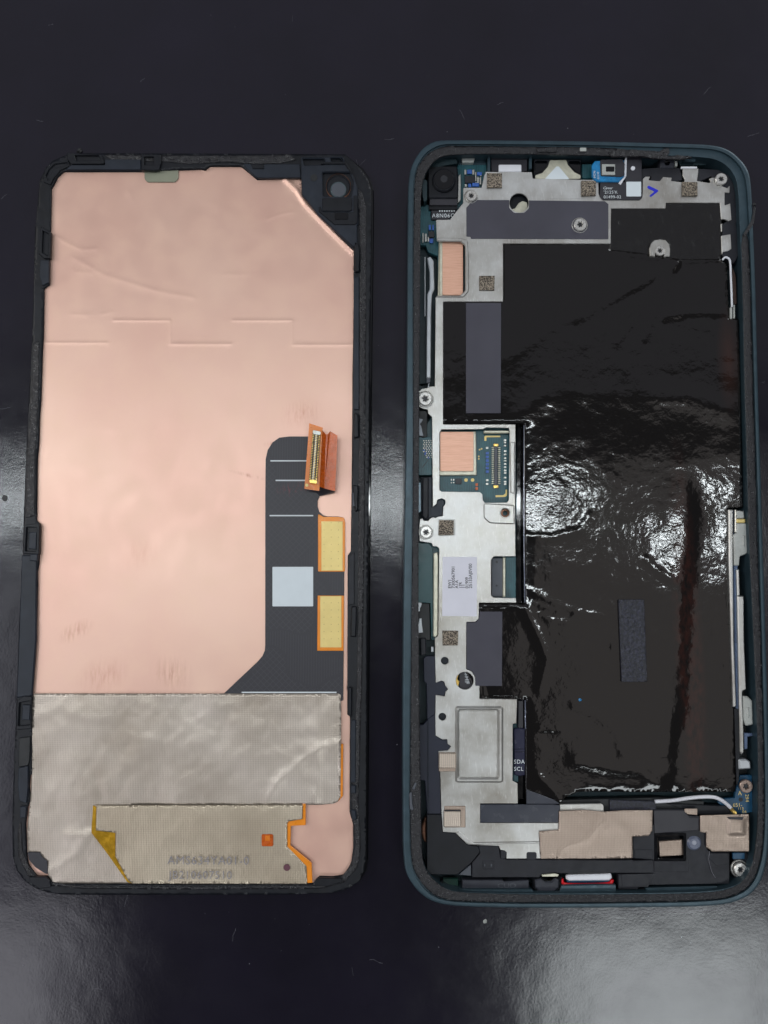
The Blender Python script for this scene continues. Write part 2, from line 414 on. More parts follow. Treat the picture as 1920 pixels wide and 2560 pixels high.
def seg_d(px, py, line):
    d = np.full(px.shape, 1e9)
    for (x0, y0), (x1, y1) in zip(line[:-1], line[1:]):
        L2 = (x1-x0)**2+(y1-y0)**2
        t_ = np.clip(((px-x0)*(x1-x0)+(py-y0)*(y1-y0))/L2, 0, 1)
        d = np.minimum(d, np.hypot(px-(x0+t_*(x1-x0)), py-(y0+t_*(y1-y0))))
    return d
def sheet(name, pts, z0, th, mat, parent, step, hfun, r=2.0, holes=(), feats=(), label=None, jitter=0.25):
    """thin sheet with relief: pixel polygon at z0, relief hfun(px, py) in mm, hem of thickness th"""
    outer = fillet(pts, r); hl = [fillet(h, r) for h in holes]
    def dens(lp):
        o = []
        for i in range(len(lp)):
            a, b = lp[i-1], lp[i]; L = math.hypot(b[0]-a[0], b[1]-a[1]); n = max(1, int(L/step))
            for k in range(n): o.append((a[0]+(b[0]-a[0])*k/n, a[1]+(b[1]-a[1])*k/n))
        q = []
        for p in o:
            if not q or math.hypot(p[0]-q[-1][0], p[1]-q[-1][1]) > 0.3: q.append(p)
        return q
    loops = [dens(outer)]+[dens(h) for h in hl]
    xs = [p[0] for p in outer]; ys = [p[1] for p in outer]
    gx, gy = np.meshgrid(np.arange(min(xs), max(xs), step), np.arange(min(ys), max(ys), step))
    rng = np.random.RandomState(3)
    G = np.stack([gx.ravel(), gy.ravel()], 1) + rng.uniform(-jitter, jitter, (gx.size, 2))*step
    ex = [G]
    for line, widths in feats:
        for (x0, y0), (x1, y1) in zip(line[:-1], line[1:]):
            L = math.hypot(x1-x0, y1-y0); n = int(L/2.5)+1; nx, ny = -(y1-y0)/L, (x1-x0)/L
            q = np.linspace(0, 1, n)
            for o_ in widths: ex.append(np.stack([x0+(x1-x0)*q+nx*o_, y0+(y1-y0)*q+ny*o_], 1))
    G = np.concatenate(ex); k = inside(G, outer)
    for h in hl: k &= ~inside(G, h)
    G = G[k]
    # keep clear of the rim so that no slivers appear
    A, Tn = fill(loops, [tuple(p) for p in G])
    h = hfun(A[:, 0], A[:, 1])
    W = []
    for (x, y), dz in zip(A, h):
        p = at(x, y, z0); W.append((p.x, p.y, p.z+dz*0.1))
    Fc = [tuple(t_[::-1]) for t_ in Tn]
    # hem
    cnt = {}
    for t_ in Fc:
        for a, b in ((t_[0], t_[1]), (t_[1], t_[2]), (t_[2], t_[0])): cnt[(a, b)] = 1
    rim = [e for e in cnt if (e[1], e[0]) not in cnt]
    low = {}
    for a, b in rim:
        for q in (a, b):
            if q not in low: low[q] = len(W); W.append((W[q][0], W[q][1], W[q][2]-th*0.1))
        Fc.append((a, low[a], low[b], b))
    return mk(name, W, Fc, mat, parent, smooth=True, label=label)
def nz(px, py, s, seed=0.0, oct_=3):
    return np.array([mnoise.fractal(Vector((a*s, b*s, seed)), 1.0, 2.0, oct_) for a, b in zip(px, py)])
def tube(name, path, rad, mat, parent, seg=10, label=None):
    """path: (px, py, zmm); rad in mm"""
    P = [at(*p) for p in path]; V, Fc = [], []
    for i, p in enumerate(P):
        d = (P[min(i+1, len(P)-1)]-P[max(i-1, 0)]).normalized()
        u = d.cross(Vector((0, 0, 1))).normalized(); v = u.cross(d).normalized()
        for k in range(seg):
            a = 2*math.pi*k/seg; V.append(p+(u*math.cos(a)+v*math.sin(a))*rad*0.1)
    for i in range(len(P)-1):
        for k in range(seg):
            a = i*seg+k; b = i*seg+(k+1) % seg; Fc.append((a, a+seg, b+seg, b))
    Fc.append(tuple(range(seg))[::-1]); Fc.append(tuple((len(P)-1)*seg+k for k in range(seg)))
    return mk(name, V, Fc, mat, parent, smooth=True, label=label)
def smooth_path(pts, n=8):
    out = []
    for i in range(len(pts)-1):
        p0 = Vector(pts[max(i-1, 0)]); p1 = Vector(pts[i]); p2 = Vector(pts[i+1]); p3 = Vector(pts[min(i+2, len(pts)-1)])
        for k in range(n):
            q = k/n
            out.append(tuple(0.5*((2*p1)+(p2-p0)*q+(2*p0-5*p1+4*p2-p3)*q*q+(3*p1-p0-3*p2+p3)*q**3)))
    out.append(tuple(pts[-1])); return out
def text(name, s, px, py, size, z, mat, parent, rot=0.0, label=None, sx=1.0, shear=0.0, space=1.0, bold=0.0):
    """flat lettering; (px,py) is the left end of the baseline, size the letter height in px"""
    cu = bpy.data.curves.new(name, 'FONT'); cu.body = s; cu.size = size*PX*1.38; cu.shear = shear; cu.space_character = space
    cu.offset = bold; cu.resolution_u = 3
    o = bpy.data.objects.new('tmp', cu); COL.objects.link(o)
    dg = bpy.context.evaluated_depsgraph_get()
    me = bpy.data.meshes.new_from_object(o.evaluated_get(dg)); bpy.data.objects.remove(o); me.name = name
    p = at(px, py, z); c_, s_ = math.cos(rot), math.sin(rot); r = root_of(parent)
    for v in me.vertices:
        x, y = v.co.x*sx, v.co.y
        v.co = Vector((p.x+x*c_-y*s_, p.y+x*s_+y*c_, p.z))-r
    me.materials.clear(); me.materials.append(M[mat])
    q = bpy.data.objects.new(name, me); COL.objects.link(q); q.parent = parent
    if label: q['label'] = label
    return q
def thing(name, root, label, cat):
    o = bpy.data.objects.new(name, None); COL.objects.link(o); o.location = root; o.empty_display_size = 0.5
    o['label'] = label; o['category'] = cat; return o

# ------------------------------------------------------------------ setting: bench
V = [(-120, -120, 0), (120, -120, 0), (120, 120, 0), (-120, 120, 0)]
bench = mk('bench_surface', V, [(0, 1, 2, 3)], 'bench', kind='structure')
# ------------------------------------------------------------------ left: display assembly lying face down
disp = thing('display_assembly', ROOT_D, 'removed phone display lying face down, copper backing and silver woven tape in a black frame', 'phone display')
DO = [(100,450),(105,440),(115,418),(130,402),(150,393),(169,385),(211,382),(500,383),(700,384),(856,385),(862,385),(880,400),(904,421),(922,446),(931,476),(932,521),(930,700),(928,840),(926,1100),(924,1300),(922,1500),(920,1750),(918,2000),(917,2150),(913,2177),(898,2204),(871,2222),(831,2234),(700,2237),(500,2238),(250,2238),(155,2237),(120,2232),(90,2222),(63,2204),(42,2177),(32,2141),(31,2071),(32,2011),(36,1890),(40,1800),(48,1560),(57,1385),(59,1310),(65,1141),(81,840),(88,575)]
DI = [(157,427),(359,427),(500,421),(512,423),(524,414),(602,414),(642,447),(693,445),(753,445),(756,488),(779,513),(795,539),(832,575),(862,605),(884,626),(884,762),(883,840),(881,940),(880,1130),(877,1378),(869,1389),(869,1440),(868,1786),(875,1792),(875,1800),(874,2030),(883,2062),(883,2119),(878,2156),(871,2171),(859,2189),(832,2193),(798,2192),(789,2201),(783,2210),(500,2211),(331,2211),(133,2210),(118,2192),(90,2191),(69,2162),(65,2131),(63,2059),(68,2020),(75,1996),(72,1969),(74,1939),(80,1936),(80,1800),(80,1732),(87,1641),(90,1551),(93,1460),(92,1430),(96,1409),(98,1358),(99,1310),(90,1301),(92,1147),(96,1100),(97,1050),(101,991),(105,870),(107,840),(109,720),(122,711),(125,581),(127,470),(133,460),(142,442)]
# glass under everything
prism('cover_glass', [(a+(3 if a > 900 else -1 if a < 110 else 0), b) for a, b in DO], 0.55, 0.5, 'glass_lens', disp, r=1.0, bv=0.15)
def rough_rim(px, py):
    return 0.03*nz(px, py, 0.09, 3.0, 4) + 0.01*nz(px, py, 0.35, 9.0, 2)
frame = sheet('frame', [(a-(3 if a > 900 else 0), b+(1 if b < 450 else -1)) for a, b in DO], 2.0, 1.5, 'dark_plastic', disp, 7, rough_rim, r=1.0, holes=[DI])
sheet('adhesive_residue', [(892,470),(905,480),(916,520),(914,900),(912,1300),(905,1700),(896,2000),(902,2120),(893,2170),(862,2206),(800,2222),(500,2224),(200,2222),(110,2212),(70,2190),(46,2140),(44,2080),(52,2050),(56,2130),(80,2184),(120,2204),(200,2216),(500,2217),(790,2214),(850,2196),(880,2162),(889,2110),(884,2060),(879,2000),(893,1700),(896,1300),(898,900),(900,600)], 2.12, 0.3, 'adhesive', disp, 6, lambda x, y: 0.09*nz(x, y, 0.14, 1.0, 4), r=2)
sheet('adhesive_residue', [(260,386),(420,388),(600,388),(725,386),(740,400),(700,408),(640,410),(560,404),(470,410),(420,404),(280,400)], 2.15, 0.3, 'adhesive', disp, 5, lambda x, y: 0.2*nz(x, y, 0.12, 5.0, 4))
sheet('adhesive_residue', [(84,860),(98,850),(96,1000),(88,1140),(86,1290),(64,1295),(68,1150),(78,1000)], 2.08, 0.3, 'adhesive', disp, 5, lambda x, y: 0.08*nz(x, y, 0.2, 5.0, 4))
# copper foil with its embossed lines and creases
castle = [[(108,857),(268,857)],[(283,801),(426,801),(426,860),(577,860)],[(581,801),(731,801),(731,862),(882,862)]]
creases = [([(122,578),(160,603),(205,625),(240,622)],0.05,5),([(185,645),(262,688),(395,728),(485,744)],0.045,6),([(668,548),(700,536),(730,530)],0.05,4),([(180,786),(215,787)],0.04,4),([(255,786),(280,780)],0.03,4),([(188,680),(230,682)],0.03,6),([(560,686),(620,686)],0.03,6),([(323,480),(332,500)],0.035,4),([(500,498),(560,520),(640,580)],0.02,12),([(590,560),(700,640),(760,700)],0.012,22)]
rib = [(712,447),(742,476),(764,511),(797,545),(834,583),(864,612),(884,630)]
def copper_h(x, y):
    h = 0.02*nz(x, y, 0.008, 2.0, 2)
    for ln in castle:
        d = seg_d(x, y, ln); h += 0.035*np.exp(-(d/3.0)**2) 
    for ln, a, wd in creases: h += 0.55*a*np.exp(-(seg_d(x, y, ln)/wd)**2)
    h += 0.34*np.exp(-(seg_d(x, y, rib)/6.0)**2)
    h += 0.06*np.exp(-(np.maximum(0, x-70-0.045*(1400-y)*0)/30)**2)
    return h
foil = [(a+(6 if a > 850 else -6 if a < 130 else 0), b+(-6 if b < 450 else 6 if b > 2190 else 0)) for a, b in DI]
sheet('copper_foil', foil, 1.35, 0.4, 'copper', disp, 8.0, copper_h, r=1.0,
      feats=[(l, (-5,-2.5,0,2.5,5)) for l in castle]+[(l, (-5,-2,2,5)) for l, a, wd in creases]+[(rib, (-10,-7,-4,-2,0,2,4,7,10))], jitter=0.2)
prism('sensor_window', [(361,418),(446,418),(446,446,9),(438,455,9),(368,455,9),(361,447,9)], 1.62, 0.2, 'silver_window', disp, r=3)
# frame clips, windows and the camera bracket
def block(name, pts, z, th, m, r=1.5, parent=None, bv=0.12, holes=()): return prism(name, pts, z, th, m, parent or disp, r=r, bv=bv, holes=holes)
c1 = block('clip', [(60,1312),(97,1308),(99,1316),(97,1386),(58,1384)], 2.5, 1.0, 'dark_plastic', holes=[[(66,1318),(92,1318),(90,1378),(63,1378)]])
block('latch', [(73,1330),(92,1330),(90,1374),(71,1372)], 2.35, 0.8, 'navy_plastic', parent=c1)
c2 = block('clip', [(42,1752),(60,1740),(80,1741),(78,1822),(40,1825)], 2.5, 1.0, 'dark_plastic', holes=[[(48,1757),(76,1752),(74,1812),(45,1815)]])
block('latch', [(56,1762),(76,1762),(74,1800),(54,1800)], 2.35, 0.8, 'navy_plastic', parent=c2)
block('rail', [(54,1388),(92,1388),(90,1600),(80,1740),(41,1745),(48,1560)], 2.28, 0.5, 'navy_plastic', bv=0.2)
block('latch', [(75,1385),(94,1385),(93,1403),(74,1402)], 2.6, 0.6, 'navy_plastic')
block('recess_shade_block', [(47,1845),(76,1841),(74,1900),(70,1914),(46,1918)], 2.35, 0.5, 'void')  # raised dark block; the shade of a recess is in its colour
block('latch', [(46,1920),(70,1914),(70,1965),(66,2010),(48,2002),(44,1960)], 2.45, 0.6, 'navy_plastic', r=4)
block('latch', [(50,2016),(66,2016),(64,2044),(49,2046)], 2.5, 0.6, 'navy_plastic')
c3 = block('clip', [(168,382),(180,382),(252,386),(262,405),(258,410),(178,410),(168,398)], 2.5, 0.8, 'dark_plastic', holes=[[(186,388),(246,388),(252,400),(190,402)]])
block('rail', [(262,398),(352,398),(352,424),(162,424),(178,412),(262,412)], 2.35, 0.4, 'navy_plastic')
c4 = block('clip', [(353,386),(402,386),(402,408),(398,424),(388,426),(353,425)], 2.6, 0.8, 'dark_plastic', holes=[[(360,392),(384,392),(384,412),(360,412)]])
block('corner_rail', [(107,440),(118,417),(134,404),(170,400),(176,414),(152,425),(136,444),(126,462),(110,456)], 2.3, 0.5, 'dark_plastic', holes=[[(114,441),(122,424),(136,410),(168,406),(170,412),(138,420),(126,436),(120,452)]])
c5 = block('clip', [(101,566),(116,574),(127,580),(125,646),(110,646),(96,634)], 2.5, 0.8, 'dark_plastic', holes=[[(106,576),(121,584),(120,640),(104,630)]])
block('rail', [(100,650),(122,650),(122,706),(106,714),(98,690)], 2.35, 0.5, 'navy_plastic')
block('top_plate', [(608,409),(662,410),(750,410),(752,444),(644,445),(612,418)], 2.3, 0.4, 'navy_plastic')
block('clip', [(626,410),(660,410),(660,422),(632,422)], 2.45, 0.4, 'dark_plastic')
br = block('camera_bracket', [(752,392),(850,392),(866,410),(884,440),(894,470),(896,560),(893,562),(894,610),(884,618),(832,572),(794,536),(776,512),(754,486)], 2.7, 1.0, 'navy_plastic', r=4, bv=0.2,
           holes=[[(806,430),(875,430),(884,452),(878,492),(808,490)],[(756,396),(812,396),(812,411),(760,413)],[(826,394),(856,394),(860,404),(828,404)]])
block('bracket_rib', [(802,410),(862,410),(880,436),(880,430),(865,404),(802,404)], 3.0, 0.4, 'dark_plastic', parent=br)
block('bracket_step', [(806,494),(880,494),(880,526,6),(872,528,6),(806,528)], 2.95, 0.3, 'dark_plastic', parent=br, r=3)
block('bracket_frame', [(800,512),(806,530),(884,530),(884,488),(894,488),(894,556,5),(888,562,5),(836,562),(796,528)], 2.85, 0.3, 'dark_plastic', parent=br, r=3)
multi('black_contact', [(R(837,532,870,548), 3.0, 0.3, 2)], 'glass_lens', br)
prism('peg_hole_shade', circ(785,444,9), 2.75, 0.1, 'void', br, r=0, bv=0.02)  # dark disc on the bracket, coloured as the shade in a hole
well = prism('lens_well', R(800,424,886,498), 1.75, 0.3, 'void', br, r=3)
lz = prism('lens_ring', circ(846,469,30,40), 2.15, 0.4, 'dark_plastic', disp, r=0, bv=0.25)
prism('lens_rim', circ(846,474,20,40), 2.35, 0.2, 'lens_rim', lz, r=0, bv=0.1, holes=[circ(846,474,17,40)], hr=0)
prism('lens_glass', circ(846,474,17.5,40), 2.3, 0.1, 'grey_plastic', lz, r=0, bv=0.02)
prism('lens_rim', circ(846,468,31,40), 2.2, 0.1, 'bronze', lz, r=0, bv=0.04, holes=[circ(846,465,30.5,40)], hr=0)
# clips on the right edge
for pts, z, m in (([(885,604),(896,606),(900,630),(899,678),(888,680),(885,640)],2.7,'dark_plastic'), ([(886,1032),(896,1034),(897,1092),(884,1096),(883,1060)],2.7,'dark_plastic'),
               ([(883,1212),(896,1214),(895,1276),(888,1280),(883,1250)],2.6,'dark_plastic'), ([(878,1516),(892,1516),(890,1592),(876,1592)],2.75,'dark_plastic'),
               ([(870,1718),(880,1718),(880,1786),(876,1796),(868,1782)],2.75,'dark_plastic'), ([(877,1962),(890,1964),(890,1984),(876,1984)],2.6,'navy_plastic'), ([(876,2024),(890,2026),(892,2050),(880,2052)],2.6,'navy_plastic')):
    block('clip', pts, z, 0.7, m, r=3, bv=0.2)
block('latch', R(881,1231,889,1266), 2.5, 0.3, 'grey_plastic')
block('rail', [(884,692),(898,692),(898,1024),(884,1024)], 2.28, 0.4, 'navy_plastic')
block('rail', [(871,1392),(886,1380),(886,1510),(870,1514)], 2.28, 0.4, 'black_plastic')
block('rail', [(877,1800),(890,1800),(889,1956),(876,1956)], 2.28, 0.4, 'navy_plastic')
block('corner_clip', [(72,2192),(112,2192),(124,2202),(128,2218),(98,2222),(74,2206)], 2.5, 0.7, 'dark_plastic', r=3)
block('corner_clip', [(788,2200),(800,2195),(850,2196),(858,2204),(820,2216),(786,2216)], 2.5, 0.6, 'dark_plastic', r=3)
# black flex with gold pads
flexp = [(768,1091),(740,1091,0),(723,1091,0),(698,1094,0),(681,1106,0),(669,1125,0),(664,1148,0),(663,1250),(663,1612),(662,1626,0),(656,1640,0),(644,1654,0),(553,1740),(553,1752),(858,1752),(860,1500),(862,1310),(862,1299,0),(857,1293,0),(846,1291),(820,1291,0),(808,1288,0),(798,1279,0),(794,1266,0),(794,1252,0),(799,1240,0),(810,1233,0),(838,1230),(830,1150),(800,1091)]
fx = prism('black_flex', flexp, 1.75, 0.3, 'flex', disp, r=3, bv=0.05)
gp = prism('pad_border', [(795,1284),(808,1292),(846,1292),(860,1294),(863,1305),(862,1429),(795,1429)], 1.82, 0.1, 'amber', fx, r=3)
prism('gold_pad', R(803,1303,857,1427), 1.86, 0.08, 'gold_pad', fx, r=1)
prism('pad_border', [(794,1489),(860,1489),(859,1627),(793,1627)], 1.82, 0.1, 'amber', fx, r=1)
prism('gold_pad', R(800,1490,854,1619), 1.86, 0.08, 'gold_pad', fx, r=1)
dots = [(circ(x, y, 1.3, 6), 1.885, 0.03, 0) for x in (810,828,846) for y in list(range(1307,1425,18))+list(range(1507,1612,18))]
multi('pad_vias', dots, 'via_tan', fx, kind='stuff')
for x0, x1, y in ((676,766,1152),(689,763,1201),(674,783,1289),(604,841,1731)):
    prism('printed_line', R(x0,y-1.6,x1,y+1.6), 1.80, 0.06, 'ink_white', fx, r=0.5, bv=0.01)
prism('sticker', R(681,1417,783,1516), 1.88, 0.12, 'sticker', fx, r=2, bv=0.04, label='white square sticker')
# folded connector flex
def strip(name, pts, zs, mat, parent, th=0.12, label=None):
    """tilted thin board: quads given with their own heights"""
    V = [at(x, y, z) for (x, y), z in zip(pts, zs)]; n = len(V)
    V += [v-Vector((0, 0, th*0.1)) for v in V[:n]]
    Fc = [tuple(range(n)), tuple(range(2*n-1, n-1, -1))]+[(i, i+n, (i+1) % n+n, (i+1) % n) for i in range(n)]
    return mk(name, V, Fc, mat, parent, label=label)
cf = strip('connector_flex', [(773,1058),(807,1069),(806,1077),(798,1227),(761,1222)], [5.2,5.0,4.9,4.6,4.8], 'amber_mid', disp, 0.25, label='folded orange flex cable tail with a board connector')
strip('flex_fold', [(806,1076),(815,1086),(820,1085),(811,1221),(797,1216)], [4.9,3.9,3.9,3.7,4.6], 'amber_dark', cf)
strip('flex_fold', [(820,1085),(826,1078),(844,1089),(838,1228),(811,1221)], [3.9,4.6,4.8,4.2,3.7], 'amber_dark', cf)
strip('flex_fold', [(812,1221),(838,1228),(836,1232),(800,1240),(790,1232)], [3.6,3.4,2.2,1.9,1.9], 'flex_black', cf)
def lerp(a, b, q): return (a[0]+(b[0]-a[0])*q, a[1]+(b[1]-a[1])*q)
a0, a1, b0, b1 = (782,1078), (801,1082), (772,1205), (792,1209)
prism('connector_body', [a0, a1, b1, b0], 5.55, 0.7, 'chip', cf, r=5, bv=0.08)
pins = []
for cfrac in (0.1, 0.42, 0.58, 0.9):
    for i in range(27):
        q = 0.07+0.86*i/26; l = lerp(a0, b0, q); r_ = lerp(a1, b1, q); p = lerp(l, r_, cfrac)
        pins.append(([(p[0]-1.6,p[1]-1.2),(p[0]+1.6,p[1]-0.9),(p[0]+1.6,p[1]+1.2),(p[0]-1.6,p[1]+0.9)], 5.62, 0.12, 0))
multi('connector_pins', pins, 'gold', cf, kind='stuff')
multi('connector_end', [([(782,1075),(802,1079),(801,1088),(782,1084)],5.7,0.3,3)], 'solder', cf)
multi('connector_end', [([(773,1198),(793,1202),(792,1210),(774,1207)],5.7,0.3,3)], 'gold', cf)
prism('via_ring', circ(767,1213,4,14), 5.05, 0.1, 'gold_pad', cf, r=0, bv=0.01)
multi('connector_rail', [([(790,1084),(792,1084),(783,1200),(781,1200)],5.7,0.15,0)], 'solder', cf)
# woven tape
def tape_h(x, y):
    h = 0.14*nz(x, y, 0.012, 4.0, 3)+0.05*nz(x, y, 0.04, 8.0, 2)
    h += 0.16*np.exp(-(seg_d(x, y, [(840,1860),(806,1866),(770,1890),(690,1960),(668,2004)])/12)**2)
    h += 0.10*np.exp(-(seg_d(x, y, [(795,1740),(797,1860),(790,2000)])/10)**2)
    h += 0.18*np.exp(-(seg_d(x, y, [(120,2180),(180,2140),(205,2110)])/12)**2)
    h += 0.14*np.exp(-(seg_d(x, y, [(170,2085),(215,2092),(230,2080)])/9)**2)
    h += 0.08*np.exp(-(seg_d(x, y, [(82,1955),(130,1985),(240,1990)])/12)**2)
    h += 0.08*np.exp(-(seg_d(x, y, [(85,1790),(150,1770),(240,1800)])/16)**2)
    h -= 0.10*np.exp(-(seg_d(x, y, [(240,1950),(258,1995)])/10)**2)
    return h
tp = sheet('woven_tape', [(84,1734),(846,1734,6),(852,1738),(853,1800),(851,1992),(845,2003),(834,2009),(800,2012),(330,2012),(330,2208),(133,2208),(121,2188),(118,2153),(99,2133),(69,2131),(68,2080),(75,2010),(80,1930),(80,1800)], 1.95, 0.15, 'weave', disp, 7, tape_h, r=1)
lw = sheet('woven_tape', [(234,2013),(757,2012),(756,2047),(722,2053),(718,2059),(718,2117),(766,2166),(768,2210),(331,2209),(320,2201),(288,2141),(289,2082),(240,2076),(241,2017)], 2.35, 0.25, 'weave_low', disp, 7, lambda x, y: 0.12*nz(x, y, 0.015, 6.0, 3)+0.06*np.sin((y-2012)/30.0), r=1.5, label='lower fold of the woven tape with dotted numbers')
prism('flex_edge', [(756,2010),(764,2010),(764,2063),(727,2065),(726,2114),(779,2157),(781,2207),(767,2208),(765,2170),(716,2120),(716,2053),(756,2048)], 2.2, 0.3, 'amber', disp, r=1.5)
prism('flex_edge', [(850,1860),(858,1860),(857,1990,6),(846,2003),(840,2004),(850,1990)], 1.85, 0.2, 'amber', disp, r=1)
prism('gold_flex', [(232,2014),(243,2014),(243,2074),(289,2079),(290,2141),(326,2199),(331,2210),(318,2206),(262,2127),(228,2083),(228,2076)], 2.2, 0.4, 'gold_gloss', disp, r=2, bv=0.12, label='gold flex showing at the fold of the woven tape')
prism('dark_film_patch', [(68,2130),(99,2131),(105,2142),(118,2153),(120,2186),(112,2184),(88,2168),(72,2150)], 2.1, 0.1, 'flex_black', disp, r=3)
pp = prism('test_pad', R(654,2086,683,2116), 2.55, 0.15, 'amber_dark', disp, r=4)
prism('pad_contact', R(663,2089,675,2102), 2.6, 0.06, 'amber_mid', pp, r=1, bv=0.02)
prism('inspection_mark', circ(717,2169,8.5,20), 2.55, 0.04, 'red_mark', disp, r=0, bv=0.01)
text('printed_text', 'AMS634YA01-0', 418, 2161, 20, 2.72, 'ink_grey', disp, rot=-0.004, space=1.1)
text('printed_text', 'JB210607510', 422, 2197, 19, 2.72, 'ink_grey', disp, rot=-0.004, space=1.08)

# ------------------------------------------------------------------ right: opened phone body
phone = thing('phone_body', ROOT_P, 'opened teal phone body without its screen, silver midplate and glossy black battery film inside', 'open phone')
O = [(1083,352),(1116,348),(1460,351),(1654,356),(1765,359),(1807,366),(1834,380),(1862,408),(1876,435),(1881,483),(1884,560),(1890,700),(1896,960),(1902,1150),(1908,1350),(1915,1560),(1920,1750),(1925,1900),(1926,2060),(1920,2150),(1904,2206),(1876,2240),(1834,2258),(1793,2265),(1709,2269),(1460,2271),(1277,2271),(1139,2267),(1097,2260),(1069,2249),(1042,2227),(1022,2199),(1011,2172),(1007,2116),(1006,1950),(1006,1700),(1008,1500),(1012,1240),(1016,1040),(1018,789),(1019,560),(1021,441),(1033,402),(1055,370)]
A_ = [(1095,363),(1125,359),(1460,362),(1654,367),(1765,370),(1803,377),(1828,391),(1850,413),(1863,440),(1869,483),(1873,560),(1879,700),(1886,960),(1892,1150),(1898,1350),(1904,1560),(1909,1750),(1913,1900),(1914,2060),(1908,2140),(1892,2196),(1867,2228),(1830,2245),(1793,2252),(1709,2257),(1460,2260),(1277,2260),(1139,2256),(1104,2250),(1080,2240),(1056,2218),(1038,2190),(1028,2165),(1023,2116),(1022,1950),(1024,1700),(1026,1500),(1029,1240),(1030,1040),(1030,789),(1031,560),(1033,450),(1042,414),(1064,381)]
B_ = [(1102,386),(1140,381),(1460,384),(1654,388),(1750,392),(1790,398),(1812,410),(1828,425),(1842,450),(1847,490),(1849,560),(1856,700),(1861,960),(1867,1150),(1872,1350),(1882,1560),(1890,1750),(1895,1900),(1896,2060),(1886,2145),(1868,2190),(1842,2213),(1800,2226),(1709,2232),(1460,2234),(1277,2234),(1139,2230),(1106,2218),(1086,2202),(1067,2180),(1055,2150),(1053,2100),(1050,1950),(1047,1700),(1045,1500),(1046,1240),(1047,1040),(1048,789),(1049,560),(1052,470),(1061,432),(1080,402)]
def chaikin(p, n=2):
    for _ in range(n):
        q = []
        for i in range(len(p)):
            a, b = p[i], p[(i+1) % len(p)]
            q += [(a[0]*.78+b[0]*.22, a[1]*.78+b[1]*.22), (a[0]*.22+b[0]*.78, a[1]*.22+b[1]*.78)]
        p = q
    return p
O, A_, B_ = chaikin(O), chaikin(A_), chaikin(B_)
def wl(px, r, z):
    q = [tuple(at(a, b, z).xy) for a, b in fillet(px, r)]
    if area2(q) < 0: q.reverse()
    return q
Ow = wl(O, 0, 7.0)
prof = [(0.45,7.0),(0.2,6.95),(0.05,6.8),(0,6.4),(0,3.2),(0.25,2.0),(0.9,1.0),(2.0,0.3),(3.2,0.0)]
V, Fc = [], []
for ins, z in prof: V += [(p[0], p[1], z*0.1) for p in offset(Ow, ins*0.1)]
n = len(Ow)
for k in range(len(prof)-1):
    for i in range(n):
        j = (i+1) % n; Fc.append((k*n+i, (k+1)*n+i, (k+1)*n+j, k*n+j))
Aw = wl(A_, 0, 7.0); top0 = offset(Ow, 0.045)
A2, T2 = fill([top0, Aw]); b = len(V); V += [(p[0], p[1], 0.7) for p in A2]; Fc += [tuple(q+b for q in t_) for t_ in T2]
b = len(V); m = len(Aw); V += [(p[0], p[1], 0.7) for p in Aw]+[(p[0], p[1], 0.645) for p in Aw]
Fc += [(b+i, b+(i+1) % m, b+m+(i+1) % m, b+m+i) for i in range(m)]
housing = mk('housing', V, Fc, 'teal_metal', phone)
prism('inner_ledge', [(a, b) for a, b in [(p[0], p[1]) for p in A_]], 6.5, 5.4, 'teal_metal', housing, r=0, bv=0.02, holes=[B_], hr=0)
back = prism('back_shell', [(p[0], p[1]) for p in A_], 1.2, 1.0, 'teal_dark', phone, r=0)
def adh(x, y): return 0.08*nz(x, y, 0.13, 1.0, 4)+0.06*nz(x, y, 0.4, 6.0, 2)
def band(i0, i1, fa=0.12, fb=0.95, extra=0):
    """strip along the ledge between the two traced outlines, from index i0 to i1 (pixel arc pairs)"""
    pass
AD_out = [(1099,368),(1125,364),(1300,366),(1460,368),(1560,371),(1560,390),(1460,388),(1300,384),(1140,385),(1102,391),(1082,405),(1063,434),(1053,471),(1051,560),(1050,789),(1048,1040),(1047,1240),(1046,1500),(1048,1700),(1051,1950),(1054,2100),(1056,2151),(1068,2182),(1087,2203),(1107,2219),(1139,2231),(1277,2236),(1460,2237),(1709,2235),(1800,2229),(1843,2215),(1868,2192),(1886,2148),(1896,2061),(1896,1900),(1891,1750),(1883,1560),(1873,1350),(1868,1150),(1862,960),(1857,700),(1853,590),(1870,575),(1876,700),(1883,960),(1889,1150),(1894,1350),(1901,1560),(1906,1750),(1910,1900),(1911,2060),(1905,2140),(1889,2193),(1865,2225),(1829,2242),(1793,2249),(1709,2254),(1460,2257),(1277,2257),(1139,2253),(1106,2247),(1083,2237),(1059,2215),(1041,2188),(1031,2164),(1026,2116),(1025,1950),(1027,1700),(1029,1500),(1032,1240),(1033,1040),(1033,789),(1034,560),(1036,451),(1045,415),(1067,385)]
sheet('adhesive_residue', chaikin(AD_out, 1), 6.62, 0.3, 'adhesive', phone, 5, adh, r=0)
sheet('adhesive_residue', [(1540,372),(1650,378),(1672,364),(1674,382),(1666,392),(1690,388),(1740,392),(1700,398),(1640,396),(1600,390),(1530,392),(1520,380)], 6.8, 0.5, 'adhesive', phone, 4, lambda x, y: 0.3*nz(x, y, 0.12, 2.0, 3), r=2)
sheet('adhesive_residue', [(1340,368),(1392,368),(1392,380),(1344,380)], 6.85, 0.4, 'adhesive', phone, 4, adh, r=2)
multi('glue_remnant', [(R(1450,369,1466,378), 6.9, 0.2, 2)], 'pale_plastic', phone)
strip('torn_adhesive_flap', [(1886,515),(1890,520),(1884,560),(1862,592),(1858,586),(1878,552)], [7.2,7.3,7.2,7.0,7.0,7.1], 'adhesive', phone)

